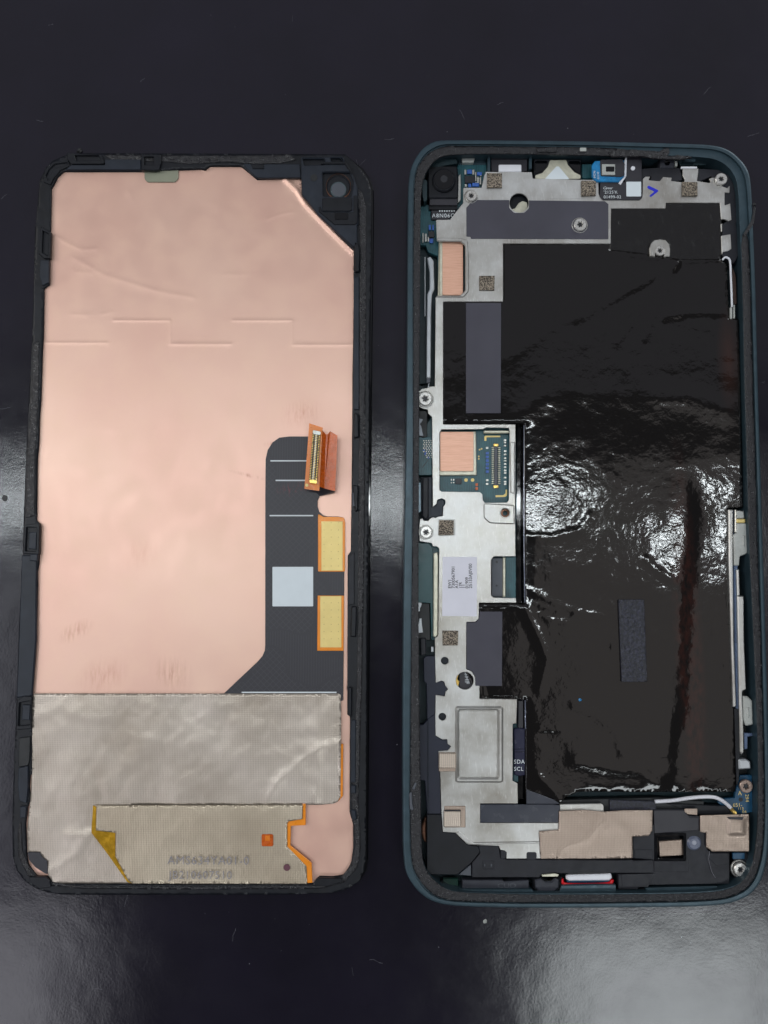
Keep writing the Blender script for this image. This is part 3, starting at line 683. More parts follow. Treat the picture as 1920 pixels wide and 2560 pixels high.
# --- deep layers: boards and plastics under the midplate
def P(name, pts, z, th, m, r=2, bv=0.08, holes=(), parent=None, label=None, hr=None, kind=None): return prism(name, pts, z, th, m, parent or phone, r=r, bv=bv, holes=holes, label=label, hr=hr, kind=kind)
board = P('main_board', [(1046,520),(1060,512),(1080,512),(1076,540),(1100,560),(1130,480),(1146,405),(1216,405),(1216,480),(1360,470),(1360,420),(1480,410),(1480,480),(1300,560),(1290,1500),(1200,1530),(1090,1600),(1078,1600),(1078,1505),(1044,1505),(1044,1356),(1082,1330),(1080,1190),(1044,1190),(1044,1095),(1080,1040),(1094,980),(1094,640),(1070,630),(1064,614),(1046,612)], 3.2, 1.0, 'pcb')
P('board_ledge', [(1146,398),(1215,398),(1215,412),(1146,412)], 3.3, 0.6, 'teal_metal')
# front camera
fc = P('front_camera', [(1069,420),(1080,414),(1144,414),(1146,470),(1145,496),(1070,496)], 4.6, 2.4, 'dark_plastic', r=5, bv=0.25)
prism('lens_barrel', circ(1110,449,29,40), 5.3, 0.8, 'dark_plastic', fc, r=0, bv=0.25)
prism('lens_glass', circ(1110,448,26,36), 5.36, 0.2, 'glass_lens', fc, r=0, bv=0.15)
prism('pupil', circ(1110,447,9,20), 5.39, 0.05, 'chip', fc, r=0, bv=0.02)
prism('camera_flex', R(1074,489,1144,513), 4.3, 1.0, 'flex_black', fc, r=2)
prism('camera_flex', R(1072,513,1144,524), 3.9, 0.8, 'dark_plastic', fc, r=2)
multi('flex_contacts', [(R(1098+6*i,525.5,1101+6*i,529), 3.9, 0.1, 0) for i in range(7)], 'ink_white', fc, kind='stuff')
P('camera_flex_tail', [(1078,526),(1146,526),(1120,549),(1078,549)], 3.75, 0.6, 'flex_black')
text('printed_text', 'A8N06C', 1080, 543.5, 10.5, 3.80, 'ink_white', phone, space=1.18, sx=0.95)
P('camera_wall', [(1054,452),(1062,448),(1068,452),(1068,500),(1060,506),(1056,490)], 5.4, 3.0, 'teal_dark', r=3)
P('camera_wall', [(1072,410),(1090,398),(1140,396),(1146,408),(1120,412),(1084,420)], 4.6, 3.0, 'teal_dark', r=4)
P('spring_contact', [(1146,440),(1152,434),(1152,500),(1144,508)], 4.0, 1.0, 'solder', r=1)
# small electronics
def chips(name, rects, z, m, parent=None): return multi(name, [(R(*q), z, 0.35, 0.6) for q in rects], m, parent or phone, kind='stuff')
chips('blue_components', [(1168,424,1180,434),(1171,459,1178,468),(1181,457,1198,466),(1193,430,1205,438),(1072,562,1077,575),(1081,562,1085,575),(1074,596,1083,607)], 3.75, 'cap_blue')
chips('tin_components', [(1161,424,1166,436),(1181,424,1186,436),(1162,460,1167,467),(1188,430,1191,452),(1193,442,1197,461),(1199,443,1203,461),(1189,455,1192,466),(1056,582,1059,606),(1062,584,1067,604),(1069,592,1073,604),(1200,430,1204,440)], 3.7, 'solder')
P('chip', R(1162,439,1187,457), 3.8, 0.5, 'chip', r=1, bv=0.04)
P('chip', R(1071,578,1086,593), 3.8, 0.5, 'chip', r=1, bv=0.04)
P('mesh_vent', [(1154,392),(1188,392),(1184,406),(1156,406)], 4.2, 2.0, 'pale_plastic', r=2)
P('wall_rib', [(1219,384),(1226,384),(1226,429),(1219,429)], 4.9, 3.4, 'teal_metal', r=1)
P('wall_rib', [(1323,384),(1330,384),(1330,422),(1323,422)], 4.9, 3.4, 'teal_metal', r=1)
P('flash_housing', [(1228,393),(1318,393),(1318,428),(1228,428)], 4.3, 2.2, 'flex_black', r=3)
ep = P('earpiece', R(1335,397,1454,449), 4.6, 2.4, 'dark_plastic', r=4, bv=0.15)
prism('earpiece_plate', [(1375,400),(1416,400),(1420,412),(1436,430),(1452,438),(1452,447),(1338,447),(1338,438),(1356,432),(1370,416)], 4.75, 0.2, 'can_metal', ep, r=4)
prism('earpiece_corner', [(1337,401),(1370,401),(1368,414),(1356,428),(1342,434),(1337,434)], 4.72, 0.15, 'glass_lens', ep, r=7, bv=0.1)
prism('earpiece_corner', [(1420,402),(1452,402),(1452,436),(1440,430),(1426,416)], 4.72, 0.15, 'glass_lens', ep, r=7, bv=0.1)
prism('sticker', [(1361,448),(1391,416),(1397,416),(1424,448)], 4.85, 0.06, 'sticker', ep, r=2, bv=0.02)
P('board_corner', R(1455,410,1480,446), 3.6, 1.2, 'pcb', r=1)

# --- silver midplate
mp = [(1214,431),(1214,429),(1330,430),(1332,446),(1455,449),(1496,449),(1497,485,8),(1505,499,8),(1598,500,10),(1606,490,6),(1607,447),(1614,441),(1626,441),(1622,450),(1640,452),(1650,452),(1658,442),(1680,444),(1678,452),(1711,456),(1712,448),(1707,438),(1707,421),(1746,421),(1746,430),(1743,452),(1773,457),(1777,454),(1773,447),(1779,444),(1790,444),(1797,462),(1818,470),(1825,463),(1824,482),(1812,481),(1812,513),(1826,508),(1829,550),(1822,553),(1812,548),(1803,548),(1800,507),(1665,507),(1664,521),(1528,521),(1527,609,1),(1258,609),(1258,754),(1108,754),(1108,1061,1),(1289,1061),(1288,1313),(1289,1391),(1235,1391,5),(1228,1399,4),(1228,1488,4),(1234,1494,4),(1290,1495),(1291,1507),(1198,1507),(1197,1546,5),(1188,1555,5),(1166,1555),(1166,1673),(1180,1679,3),(1188,1692,3),(1189,1714),(1199,1714),(1199,1747),(1293,1748),(1291,1808),(1282,1810),(1282,1953),(1294,1959),(1295,2009),(1201,2009,1),(1201,2057),(1397,2057),(1440,2075),(1440,2146),(1266,2147),(1266,2130),(1251,2125),(1247,2115),(1172,2112),(1166,2109),(1139,2082),(1107,2080),(1103,2019),(1101,1950),(1100,1931),(1096,1878),(1120,1876),(1128,1866),(1119,1860),(1118,1848),(1106,1849),(1099,1845),(1089,1839),(1088,1784),(1087,1700),(1089,1737),(1112,1741),(1114,1729),(1120,1723),(1113,1714),(1111,1705),(1104,1702),(1089,1707),(1087,1596),(1095,1589),(1098,1372),(1092,1366),(1082,1366),(1080,1358),(1049,1353),(1048,1312),(1050,1297),(1056,1296),(1060,1302,4),(1068,1302,4),(1072,1300),(1075,1296),(1083,1293),(1089,1295),(1096,1291),(1107,1290),(1108,1267),(1114,1259,4),(1113,1250,4),(1104,1246,4),(1093,1250,4),(1092,1259),(1082,1268),(1081,1180),(1080,1043),(1070,1033),(1069,1024),(1058,1022,6),(1047,1016,6),(1046,978,6),(1056,972,6),(1070,969),(1074,966),(1087,966),(1089,790),(1089,743),(1098,739),(1150,739,10),(1168,730,10),(1168,606,10),(1156,597,8),(1092,597),(1090,549,2),(1125,549),(1158,507),(1158,469,3),(1204,469),(1210,440)]
# cut notches out of the traced strip (teeth) need the outline to run monotonically: rebuild the tooth section
i0 = mp.index((1087,1700)); mp.pop(i0)
win = [(1099,1082),(1104,1074),(1208,1073),(1216,1069),(1272,1070),(1274,1080),(1272,1250),(1267,1256),(1212,1257),(1207,1250),(1206,1236,4),(1200,1230,4),(1104,1229),(1099,1225)]
plate = P('midplate', mp, 5.3, 0.35, 'plate', r=1.2, bv=0.07, hr=2, holes=[win, circ(1298,507,24), circ(1263,1282,11,20), circ(1112,1652,9.5,20), circ(1106,1792,9.5,20), circ(1162,1702,22)])
pl2 = P('plate_strip', [(1803,589),(1827,585),(1829,622),(1820,628),(1808,630),(1805,637)], 5.3, 0.35, 'plate', r=2)
P('plate_strip', [(1802,560),(1806,558),(1806,578),(1803,580)], 5.3, 0.35, 'plate', r=0.5)
# raised features of the midplate
prism('bent_tab', R(1247,411,1304,429.5), 5.0, 0.5, 'white_plastic', plate, r=2, bv=0.12)
prism('bent_tab', R(1703,416,1743,421), 5.5, 0.4, 'white_plastic', plate, r=1)
prism('pocket_rim', [(1092,594),(1150,594),(1170,600),(1172,640),(1172,728,8),(1160,743,8),(1092,743),(1092,738),(1150,738,8),(1163,726,8),(1163,614,8),(1152,604,6),(1092,603)], 5.55, 0.3, 'plate', plate, r=4, bv=0.18)
prism('window_lip', [(1274,1105),(1288,1105),(1287,1235),(1276,1232)], 5.65, 0.4, 'plate', plate, r=2, bv=0.2)
prism('screw_boss', [(1209,1258),(1286,1262),(1287,1311),(1224,1308,12),(1209,1294,12)], 5.55, 0.3, 'plate', plate, r=5, bv=0.22, holes=[circ(1263,1282,11.3,20)], hr=0)
prism('boss_edge', circ(1263,1282,14,24), 5.62, 0.1, 'plate', plate, r=0, bv=0.05, holes=[circ(1263,1282,11.4,24)], hr=0)
prism('brass_insert', circ(1263,1283,11,24), 4.6, 0.3, 'bronze', phone, r=0, bv=0.1, holes=[circ(1263,1283,6,16)], hr=0)
em = prism('embossed_rim', R(1138,1766,1259,1958), 5.75, 0.45, 'plate', plate, r=9, bv=0.4, holes=[R(1148,1777,1244,1944)], hr=4)
prism('embossed_field', R(1148,1778,1242,1942), 5.42, 0.15, 'plate', plate, r=2, bv=0.05)
prism('bright_edge', [(1246,1776),(1252,1772),(1252,1952),(1246,1948)], 5.6, 0.2, 'solder', plate, r=2, bv=0.12)
prism('fold_rim', [(1139,2083),(1148,2078),(1184,2106),(1350,2104),(1350,2109),(1180,2112),(1166,2109)], 5.5, 0.3, 'plate', plate, r=1, bv=0.12)
# speckled pads
for q in ((1218,433,1255,469),(1454,452,1490,489),(1707,455,1744,489),(1199,689,1236,725),(1097,1301,1134,1338),(1107,1577,1145,1614)):
    x0, y0, x1, y1 = q
    prism('foam_pad', [(x0+random.uniform(-1,1),y0+random.uniform(-1,1)),(x1+random.uniform(-1,1),y0),(x1,y1+random.uniform(-1,1)),(x0+random.uniform(-1,1),y1)], 5.75, 0.4, 'foam_pad', phone, r=0.5)
prism('pad_frame', R(1095,1298,1138,1340), 5.42, 0.15, 'plate', plate, r=3, bv=0.06, holes=[R(1097.5,1300.5,1135.5,1337.5)])
# graphite tapes
P('graphite_tape', [(1166,519),(1183,500),(1273,500),(1273,520,8),(1285,532,10),(1311,532,10),(1323,520,8),(1322,501),(1512,503),(1521,510),(1521,598),(1178,597),(1176,592),(1166,591)], 5.36, 0.05, 'matte_tape', r=1, bv=0.01)
P('clear_patch', R(1370,450,1452,496), 5.345, 0.03, 'plate', r=2, bv=0.01)

# --- battery film
def film_h(x, y):
    h = 0.05*nz(x, y, 0.010, 2.0, 3)
    h -= 0.55*np.exp(-np.maximum(0, x-1308)**0*np.maximum(0, (x-1309))/7.0)*((y > 1061) & (y < 1507) | (y > 1749))*(x < 1330)
    apex = (1692, 660)
    for ex, ey, a, wd in ((1420,760,0.05,7),(1440,800,0.06,10),(1540,860,0.05,7),(1560,800,0.05,5),(1610,850,0.06,5),(1640,790,0.045,4),(1660,800,0.05,4),(1690,790,0.04,5),(1740,720,0.04,8)):
        d = seg_d(x, y, [apex, (ex, ey)]); h += 1.3*a*np.exp(-(d/wd)**2)
    h += 0.10*np.exp(-(seg_d(x, y, [(1528,632),(1600,640),(1700,652),(1800,648)])/7)**2)
    h += 0.115*np.exp(-(seg_d(x, y, [(1665,790),(1720,782),(1812,780)])/9)**2)+0.02*nz(x, y, 0.12, 21.0, 2)*np.exp(-(seg_d(x, y, [(1720,784),(1812,780)])/14)**2)
    h += (0.085+0.07*np.clip((x-1610)/80, 0, 1))*np.exp(-(seg_d(x, y, [(1290,1060),(1340,1002),(1400,984),(1520,984),(1650,992),(1740,998),(1812,1022)])/30)**2)
    h += 0.03*nz(x, y, 0.09, 21.0, 2)*np.exp(-(seg_d(x, y, [(1640,1004),(1740,1008),(1805,1024)])/20)**2)
    h -= 0.17*np.exp(np.minimum(0, (y-1980))/8.0)*(x > 1440)*np.clip(0.75+1.6*nz(x, x*0, 0.013, 33.0, 2), 0.1, 1.3)
    h += 0.05*np.exp(-(seg_d(x, y, [(1260,900),(1420,790),(1500,740),(1640,690)])/16)**2)
    xl = np.interp(y, [1160,1260,1400,1560,1760,1900,1978], [1722,1736,1728,1714,1704,1678,1672])+6*nz(x, y, 0.03, 12.0, 3)
    h -= 0.36/(1+np.exp(-(x-xl)/9.0))*np.clip((y-1150)/120, 0, 1)
    h += 0.09*np.exp(-(seg_d(x, y, [(1311,1472),(1345,1486),(1385,1508),(1440,1530),(1510,1540)])/6)**2)
    h += 0.08*np.exp(-(seg_d(x, y, [(1311,1500),(1350,1514),(1400,1530)])/5)**2)
    h += 0.09*np.exp(-(seg_d(x, y, [(1340,1532),(1372,1548),(1420,1558)])/5)**2)
    h += 0.10*np.exp(-(seg_d(x, y, [(1311,1340),(1380,1344),(1450,1325),(1476,1290)])/9)**2)
    h += 0.10*np.exp(-(seg_d(x, y, [(1612,1394),(1640,1424),(1680,1448)])/7)**2)
    h += 0.16*np.exp(-(seg_d(x, y, [(1312,1520),(1345,1590),(1368,1650),(1350,1720)])/12)**2)
    h -= 0.14*np.exp(-(seg_d(x, y, [(1205,1660),(1222,1740)])/8)**2)
    h += 0.12*np.exp(-(seg_d(x, y, [(1345,1820),(1400,1826)])/5)**2)
    h += 0.10*np.exp(-(seg_d(x, y, [(1440,1762),(1500,1790),(1545,1830),(1560,1890)])/14)**2)
    h += 0.14*np.exp(-(seg_d(x, y, [(1440,1905),(1520,1920),(1600,1925),(1640,1960)])/18)**2)
    h += 0.22*np.exp(-(seg_d(x, y, [(1345,1940),(1380,1975),(1400,2000)])/10)**2)
    h += 0.05*np.exp(-(seg_d(x, y, [(1528,1505),(1534,1640)])/3)**2)
    return h
filmp = [(1260,607),(1526,607),(1526,623),(1600,632),(1640,640),(1700,648),(1800,648),(1818,660),(1822,795),(1846,797,2),(1850,960),(1855,1150),(1859,1268),(1823,1270),(1824,1400),(1829,1600),(1836,1765),(1841,1950),(1840,1981),(1682,1981),(1445,1979),(1414,1992),(1400,2009),(1316,2009),(1314,1975),(1314,1749),(1290,1749),(1196,1749),(1164,1676),(1164,1552),(1196,1545),(1196,1505),(1311,1507),(1309,1300),(1309,1061),(1106,1063),(1106,752),(1260,752)]
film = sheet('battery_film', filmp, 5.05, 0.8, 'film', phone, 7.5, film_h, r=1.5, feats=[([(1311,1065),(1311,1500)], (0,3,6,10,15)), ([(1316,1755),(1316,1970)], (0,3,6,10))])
sheet('upper_film', [(1525,519),(1663,519),(1665,505),(1802,505),(1804,560),(1804,640),(1802,650),(1740,656),(1690,656),(1600,652),(1524,640),(1524,612)], 5.12, 0.3, 'film_matte', phone, 6,
      lambda x, y: 0.04*nz(x, y, 0.03, 5.0, 3)+0.05*np.exp(-(seg_d(x, y, [(1650,505),(1646,540),(1668,580),(1740,600)])/4)**2)-0.25*np.exp(-(np.hypot(x-1650, y-628)/26)**8)-0.12*np.clip((y-600)/45, 0, 1), r=1.5,
      feats=[])
for pts in ([(1165,757),(1253,757),(1252,1033),(1165,1033)], ):
    P('graphite_tape', pts, 5.32, 0.25, 'matte_tape', r=1, bv=0.04)
P('graphite_tape', [(1166,1556),(1190,1556,3),(1198,1546,3),(1199,1529),(1256,1529),(1255,1715),(1189,1715),(1188,1690),(1180,1678),(1167,1672)], 5.32, 0.25, 'matte_tape', r=1, bv=0.04)
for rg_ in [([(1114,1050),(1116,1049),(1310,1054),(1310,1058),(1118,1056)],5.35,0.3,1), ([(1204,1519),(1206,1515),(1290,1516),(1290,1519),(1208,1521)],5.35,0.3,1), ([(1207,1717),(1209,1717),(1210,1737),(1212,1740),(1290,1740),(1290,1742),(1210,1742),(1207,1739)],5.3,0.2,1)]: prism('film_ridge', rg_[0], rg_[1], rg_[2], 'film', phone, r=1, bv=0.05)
P('battery_side', R(1288,1062,1312,1508), 3.2, 1.0, 'glass_lens', r=1)
P('battery_side', R(1292,1750,1316,2012), 3.4, 1.0, 'glass_lens', r=1)
tube('film_edge', [(1310,1063,5.0),(1309.5,1200,5.0),(1310,1380,5.0),(1312,1506,5.0)], 0.10, 'film_rim', phone, 8)
tube('film_edge', [(1313,1750,5.0),(1313.5,1822,5.0)], 0.12, 'film_rim', phone, 8)
sheet('foam_strip', [(1547,1499),(1610,1499),(1618,1704),(1555,1705)], 5.65, 0.6, 'foam_black', phone, 3.0, lambda x, y: 0.12*nz(x, y, 0.16, 3.0, 3), r=1)
# ring of white plate around the screw in the film
ring = P('screw_collar', [(1625,640),(1624,620,0),(1628,608,0),(1636,600,0),(1650,598,0),(1664,600,0),(1673,610,0),(1676,622,0),(1675,641),(1660,642),(1662,630),(1661,622,0),(1655,616,0),(1646,616,0),(1640,622,0),(1638,630),(1638,641)], 5.45, 0.4, 'plate', r=0, bv=0.1)

# --- board seen through the midplate window
wd = P('window_board', [(1096,1066),(1276,1066),(1276,1258),(1204,1260),(1200,1234),(1096,1232)], 3.6, 0.3, 'pcb', r=0)
can = prism('shield_can', [(1098,1078),(1190,1078),(1192,1188),(1098,1189)], 4.5, 0.8, 'can_metal', wd, r=2, bv=0.15)
prism('copper_pad', R(1100,1079.5,1184,1178), 4.85, 0.2, 'copper_pad', wd, r=3, bv=0.05)
prism('shield_can', R(1210,1076,1273,1083), 4.9, 0.8, 'can_metal', wd, r=2, bv=0.15)
prism('gold_mark', [(1211,1102),(1211,1089,4),(1251,1089),(1251,1093),(1216,1093,2),(1216,1102)], 3.66, 0.05, 'gold_pad', wd, r=0.5, bv=0.01)
prism('gold_mark', [(1264,1224),(1268,1224),(1268,1242,8),(1239,1243),(1239,1238),(1258,1238),(1264,1233,5)], 3.66, 0.05, 'gold_pad', wd, r=0.5, bv=0.01)
for x, y in ((1165,1200),(1181.5,1200)): prism('gold_pad', circ(x, y, 4.5, 16), 3.66, 0.05, 'gold_pad', wd, r=0, bv=0.01)
multi('gold_dots', [(circ(x, y, 2.3, 8), 3.66, 0.05, 0) for x, y in ((1199,1124),(1204,1122),(1197,1141),(1197,1147))], 'gold_pad', wd, kind='stuff')
cn = prism('board_connector', R(1236,1112,1244,1216), 4.3, 0.5, 'grey_plastic', wd, r=1, bv=0.08)
prism('connector_end', R(1234,1109,1246,1116), 4.35, 0.5, 'gold', wd, r=2); prism('connector_end', R(1234,1213,1246,1220), 4.35, 0.5, 'gold', wd, r=2)
multi('connector_pins', [(R(xa, 1118+4.7*i, xa+6, 1120.3+4.7*i), 4.0, 0.3, 0) for xa in (1229.5,1245) for i in range(20)], 'can_metal', wd, kind='stuff')
chips('tin_components', [(x, 1117+9.0*i, x+6, 1122+9.0*i) for x in (1215,) for i in (0,9,10)]+[(1260, y, 1266, y+4) for y in (1098,1104,1112,1126,1134,1143,1150,1158,1166,1174,1180,1192,1202,1208)]+[(1127,1197,1130,1201),(1133,1197,1136,1201),(1127,1205,1130,1208),(1133,1205,1136,1208)], 4.0, 'solder', wd)
chips('blue_components', [(1215, 1130+9.2*i, 1222, 1136+9.2*i) for i in range(6)], 4.0, 'cap_blue', wd)
chips('brown_components', [(1189,1208,1195,1215),(1189,1218,1195,1225)], 4.0, 'amber_dark', wd)
prism('chip', R(1139,1196,1154,1210), 4.1, 0.5, 'chip', wd, r=1, bv=0.04)
# board notch on the right of the plate
nt = P('board_notch', R(1226,1392,1290,1497), 3.3, 0.3, 'pcb', r=0)
mdl = prism('dark_module', R(1228,1394,1258,1493), 4.2, 0.8, 'grey_plastic', nt, r=3, bv=0.15)
multi('module_dimple', [(circ(1242,1405,3.2,10),4.24,0.05,0),(circ(1242,1464,2.5,10),4.24,0.05,0)], 'chip', nt)
prism('shield_edge', R(1257.5,1393,1264,1493), 4.4, 0.6, 'can_metal', nt, r=1, bv=0.15)
# things seen through the round holes
P('hole_floor', [(1272,480),(1324,480),(1324,534),(1272,534)], 3.9, 0.5, 'dark_plastic', r=0)
P('hole_floor', [(1276,524),(1288,520),(1296,508),(1306,502),(1318,506),(1322,534),(1276,534)], 4.2, 0.3, 'can_metal', r=3)
P('flex_under_hole', [(1148,1678),(1190,1678),(1190,1728),(1148,1728)], 4.4, 0.5, 'flex_black', r=0)
P('gold_contact', [(1136,1690),(1148,1684),(1143,1698),(1149,1704),(1144,1722),(1136,1716)], 4.5, 0.4, 'gold', r=1)
text('printed_text', 'SHF', 1162, 1682, 11, 4.45, 'ink_white', phone, rot=-math.pi/2, space=1.1)
P('hole_floor', R(1096,1636,1128,1668), 4.4, 0.5, 'navy_plastic', r=0)
P('hole_floor', R(1092,1776,1124,1808), 4.4, 0.5, 'navy_plastic', r=0)
# copper pad in the upper pocket
P('copper_pad', R(1106,604,1158,738), 4.6, 0.4, 'copper_pad', r=4, bv=0.1)
P('shield_can', R(1099,602,1107,740), 4.5, 0.8, 'can_metal', r=1, bv=0.1)

# --- label on the plate
lb = P('paper_label', [(1106.5,1392),(1192.5,1392),(1192,1541),(1105.5,1540)], 5.37, 0.05, 'label_paper', r=1, bv=0.01, label='lilac white paper label with rotated black print')
for s_, x, fs in (('EW1',1128,6.4),('7300567901',1137,6.4),('A1A',1145.5,6.4),('17R',1154.5,5.6),('11',1162,6.2),('01909',1171,6.4),('25133AJ0V00',1180,6.4)):
    text('printed_text', s_, x, 1471, fs*1.22, 5.39, 'ink_black', lb, rot=math.pi/2, space=1.0, bold=0.0012)
# --- sensor flex at the top
sf = P('sensor_flex', [(1501,455),(1563,455),(1563,384),(1604,388),(1606,495,8),(1598,500,8),(1507,500,9),(1499,490,8)], 5.5, 0.3, 'flex_black', r=2, bv=0.06)
sb = prism('sensor_board', [(1488,402),(1560,398),(1562,440),(1548,455),(1490,454),(1480,440),(1480,412)], 5.8, 0.6, 'sensor_blue', sf, r=6, bv=0.12)
prism('sensor_cover', [(1500,399),(1556,397),(1562,410),(1561,440),(1552,442),(1502,440)], 5.95, 0.3, 'flex_black', sb, r=4, bv=0.08)
prism('sensor_chip', R(1505,410,1538,437), 6.2, 0.4, 'pale_plastic', sb, r=1, bv=0.06)
prism('sensor_eye', R(1515,416,1536,429), 6.25, 0.1, 'glass_lens', sb, r=1, bv=0.02)
text('printed_text', '84296', 1489, 445, 5.5, 5.84, 'ink_white', sb, rot=math.pi/2)
text('printed_text', '03130', 1498, 448, 5.5, 5.98, 'ink_white', sb, rot=math.pi/2)
text('printed_text', 'Career', 1507, 473, 7, 5.56, 'ink_white', sf, shear=0.35, space=0.85)
text('printed_text', "'2125'K", 1509, 484, 8, 5.56, 'ink_white', sf, space=1.05)
text('printed_text', '01499-02', 1509, 496, 8, 5.56, 'ink_white', sf, space=1.05)
prism('sticker', R(1566,454,1603,491), 5.6, 0.08, 'sticker', sf, r=2, bv=0.03)
prism('white_stud', circ(1583,420,5.5,16), 5.75, 0.25, 'white_plastic', sf, r=0, bv=0.1)
prism('gold_contact', [(1578,384),(1592,382),(1594,390),(1579,391)], 5.8, 0.3, 'gold_pad', sf, r=1)
prism('flex_gap', [(1562,400),(1566,386),(1568,386),(1566,440),(1552,462),(1546,458),(1558,440)], 5.6, 0.2, 'white_plastic', sf, r=1)
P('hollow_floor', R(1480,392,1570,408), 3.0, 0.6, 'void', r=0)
P('blue_pen_mark', [(1618,467),(1622,464),(1645,475),(1646,478),(1628,492),(1624,491),(1625,488),(1636,479),(1620,471)], 5.345, 0.03, 'ink_blue', r=1.2, bv=0.005)
# toothed black plastic round the top right
tp2 = P('top_plastic', [(1604,422),(1640,419),(1700,420),(1702,430),(1706,450),(1680,455),(1672,446),(1656,445),(1654,456),(1640,458),(1626,452),(1628,440),(1613,441),(1604,450)], 5.05, 1.6, 'black_plastic', r=2)
P('top_plastic', [(1744,421),(1795,424),(1822,438),(1834,460),(1842,500),(1848,540),(1840,560),(1846,590),(1850,632),(1834,660),(1824,650),(1806,640),(1806,560),(1826,548),(1826,510),(1810,514),(1810,480),(1826,484),(1820,470),(1790,470),(1780,440),(1744,456)], 5.05, 1.6, 'black_plastic', r=3)
P('sensor_box', R(1651,394,1686,420), 5.3, 2.0, 'grey_dark', r=2, bv=0.15)
P('lens_glass', circ(1668,407,7,20), 5.35, 0.1, 'glass_lens', r=0, bv=0.03)
P('contact_spring', [(1687,402),(1694,402),(1694,415),(1688,415)], 5.2, 1.0, 'pale_plastic', r=1)
P('metal_clip', [(1709,394),(1742,396),(1738,404),(1712,403)], 5.4, 1.0, 'teal_metal', r=2)
P('clip_base', [(1690,388),(1772,390),(1766,412),(1700,414)], 4.2, 2.0, 'teal_dark', r=2)
# right rail: antenna spring, dark plastic, brackets
tube('wire_spring', smooth_path([(1806,650,5.3),(1812,644,5.6),(1819,645,5.7),(1825,654,5.6),(1827,690,5.4),(1829,740,5.3),(1830,768,5.2)]), 0.22, 'white_plastic', phone)
P('spring_foot', R(1826,768,1831,797), 5.3, 0.6, 'pale_plastic', r=1); P('spring_foot', R(1834,762,1838,796), 5.2, 0.6, 'pale_plastic', r=1)
P('brown_shim', [(1832,668),(1840,690),(1842,760),(1834,762),(1831,700)], 4.7, 0.5, 'bronze_dark', r=1)
ra = P('side_rail', [(1822,1274),(1833,1274),(1833,1400),(1835,1600),(1841,1766),(1834,1768),(1829,1600),(1823,1400)], 5.4, 1.2, 'plate', r=1, bv=0.2)
P('rail_groove', [(1832,1276),(1845,1276),(1846,1480),(1850,1650),(1852,1880),(1844,1882),(1838,1700),(1834,1480)], 4.5, 1.0, 'blue_metal', r=1, bv=0.2)
P('rail_ridge', [(1838,1274),(1842,1274),(1843,1330),(1838,1332)], 5.3, 0.8, 'solder', r=1, bv=0.15)
P('rail_bracket', [(1834,1336),(1842,1332),(1843,1308),(1866,1308),(1869,1340),(1869,1383),(1850,1391),(1848,1414),(1836,1414)], 5.3, 0.6, 'pale_plastic', r=3, bv=0.15)
P('bracket_bump', [(1857,1340),(1862,1336),(1862,1368),(1858,1364)], 5.5, 0.3, 'pale_plastic', r=3, bv=0.15)
P('rail_bracket', [(1842,1276),(1860,1278),(1862,1296),(1843,1296)], 5.2, 0.6, 'pale_plastic', r=2, bv=0.15)
P('contact_foil', [(1842,1297),(1864,1297),(1864,1307),(1842,1307)], 5.45, 0.3, 'gold_pad', r=2, bv=0.12)
P('side_rail', [(1842,1424),(1848,1424),(1850,1488),(1844,1490)], 5.2, 0.8, 'plate', r=1, bv=0.15)
P('side_rail', [(1844,1490),(1860,1490),(1861,1600),(1866,1724),(1857,1728),(1856,1745),(1860,1830),(1860,1880),(1855,1888),(1851,1880),(1848,1700),(1846,1600)], 5.3, 0.8, 'plate', r=2, bv=0.2)
P('clear_bracket', [(1858,1740),(1870,1741),(1882,1752),(1884,1812),(1866,1815),(1860,1800)], 5.2, 1.2, 'pale_plastic', r=3, bv=0.25)
P('bracket_bump', [(1868,1770),(1873,1766),(1875,1790),(1872,1797),(1867,1785)], 5.4, 0.3, 'pale_plastic', r=3, bv=0.2)
P('bracket_arm', [(1860,1832),(1882,1833),(1882,1840),(1869,1842),(1869,1872),(1861,1874)], 4.6, 1.0, 'blue_metal', r=1)
P('connector_block', [(1847,1899),(1866,1898),(1876,1904),(1878,1922),(1848,1924)], 5.2, 1.6, 'white_grey', r=3, bv=0.25)
P('black_post', [(1836,1772),(1846,1772),(1850,1890),(1848,1950),(1842,1968),(1841,1950)], 4.9, 1.2, 'dark_plastic', r=2)
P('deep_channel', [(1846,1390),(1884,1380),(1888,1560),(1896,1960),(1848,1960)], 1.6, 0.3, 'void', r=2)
sbd = P('sub_board', [(1841,1968),(1850,1938),(1880,1938),(1882,2030),(1850,2036),(1830,2034),(1796,2008),(1800,1998),(1838,1994)], 4.0, 0.8, 'pcb_blue', r=2)
prism('board_hole_shade', circ(1852,1999,5.5,16), 4.05, 0.03, 'void', sbd, r=0, bv=0.005)  # flat disc on the board, hole shade painted by its dark colour
text('printed_text', 'A', 1845, 1988, 10, 4.06, 'ink_gold', sbd)
text('printed_text', '294', 1863, 1985, 9, 4.06, 'ink_gold', sbd, rot=-math.pi/2)
text('printed_text', '651-', 1832, 2017, 9, 4.06, 'ink_gold', sbd)
text('printed_text', '113', 1844, 2025, 7, 4.06, 'ink_gold', sbd)
text('printed_text', '04', 1856, 2033, 7, 4.06, 'ink_gold', sbd)
tube('antenna_cable', smooth_path([(1637,2004,5.0),(1682,2001,5.2),(1723,1995,5.4),(1760,1992,5.6),(1785,1993,5.6),(1803,2000,5.5),(1818,2011,5.3),(1826,2019,5.1)]), 0.36, 'cable_white', phone, 12, label='thin white coaxial antenna cable')
tube('cable_plug', [(1825,2018,5.1),(1831,2026,5.0),(1838,2033,4.8)], 0.36, 'gold', phone, 12)
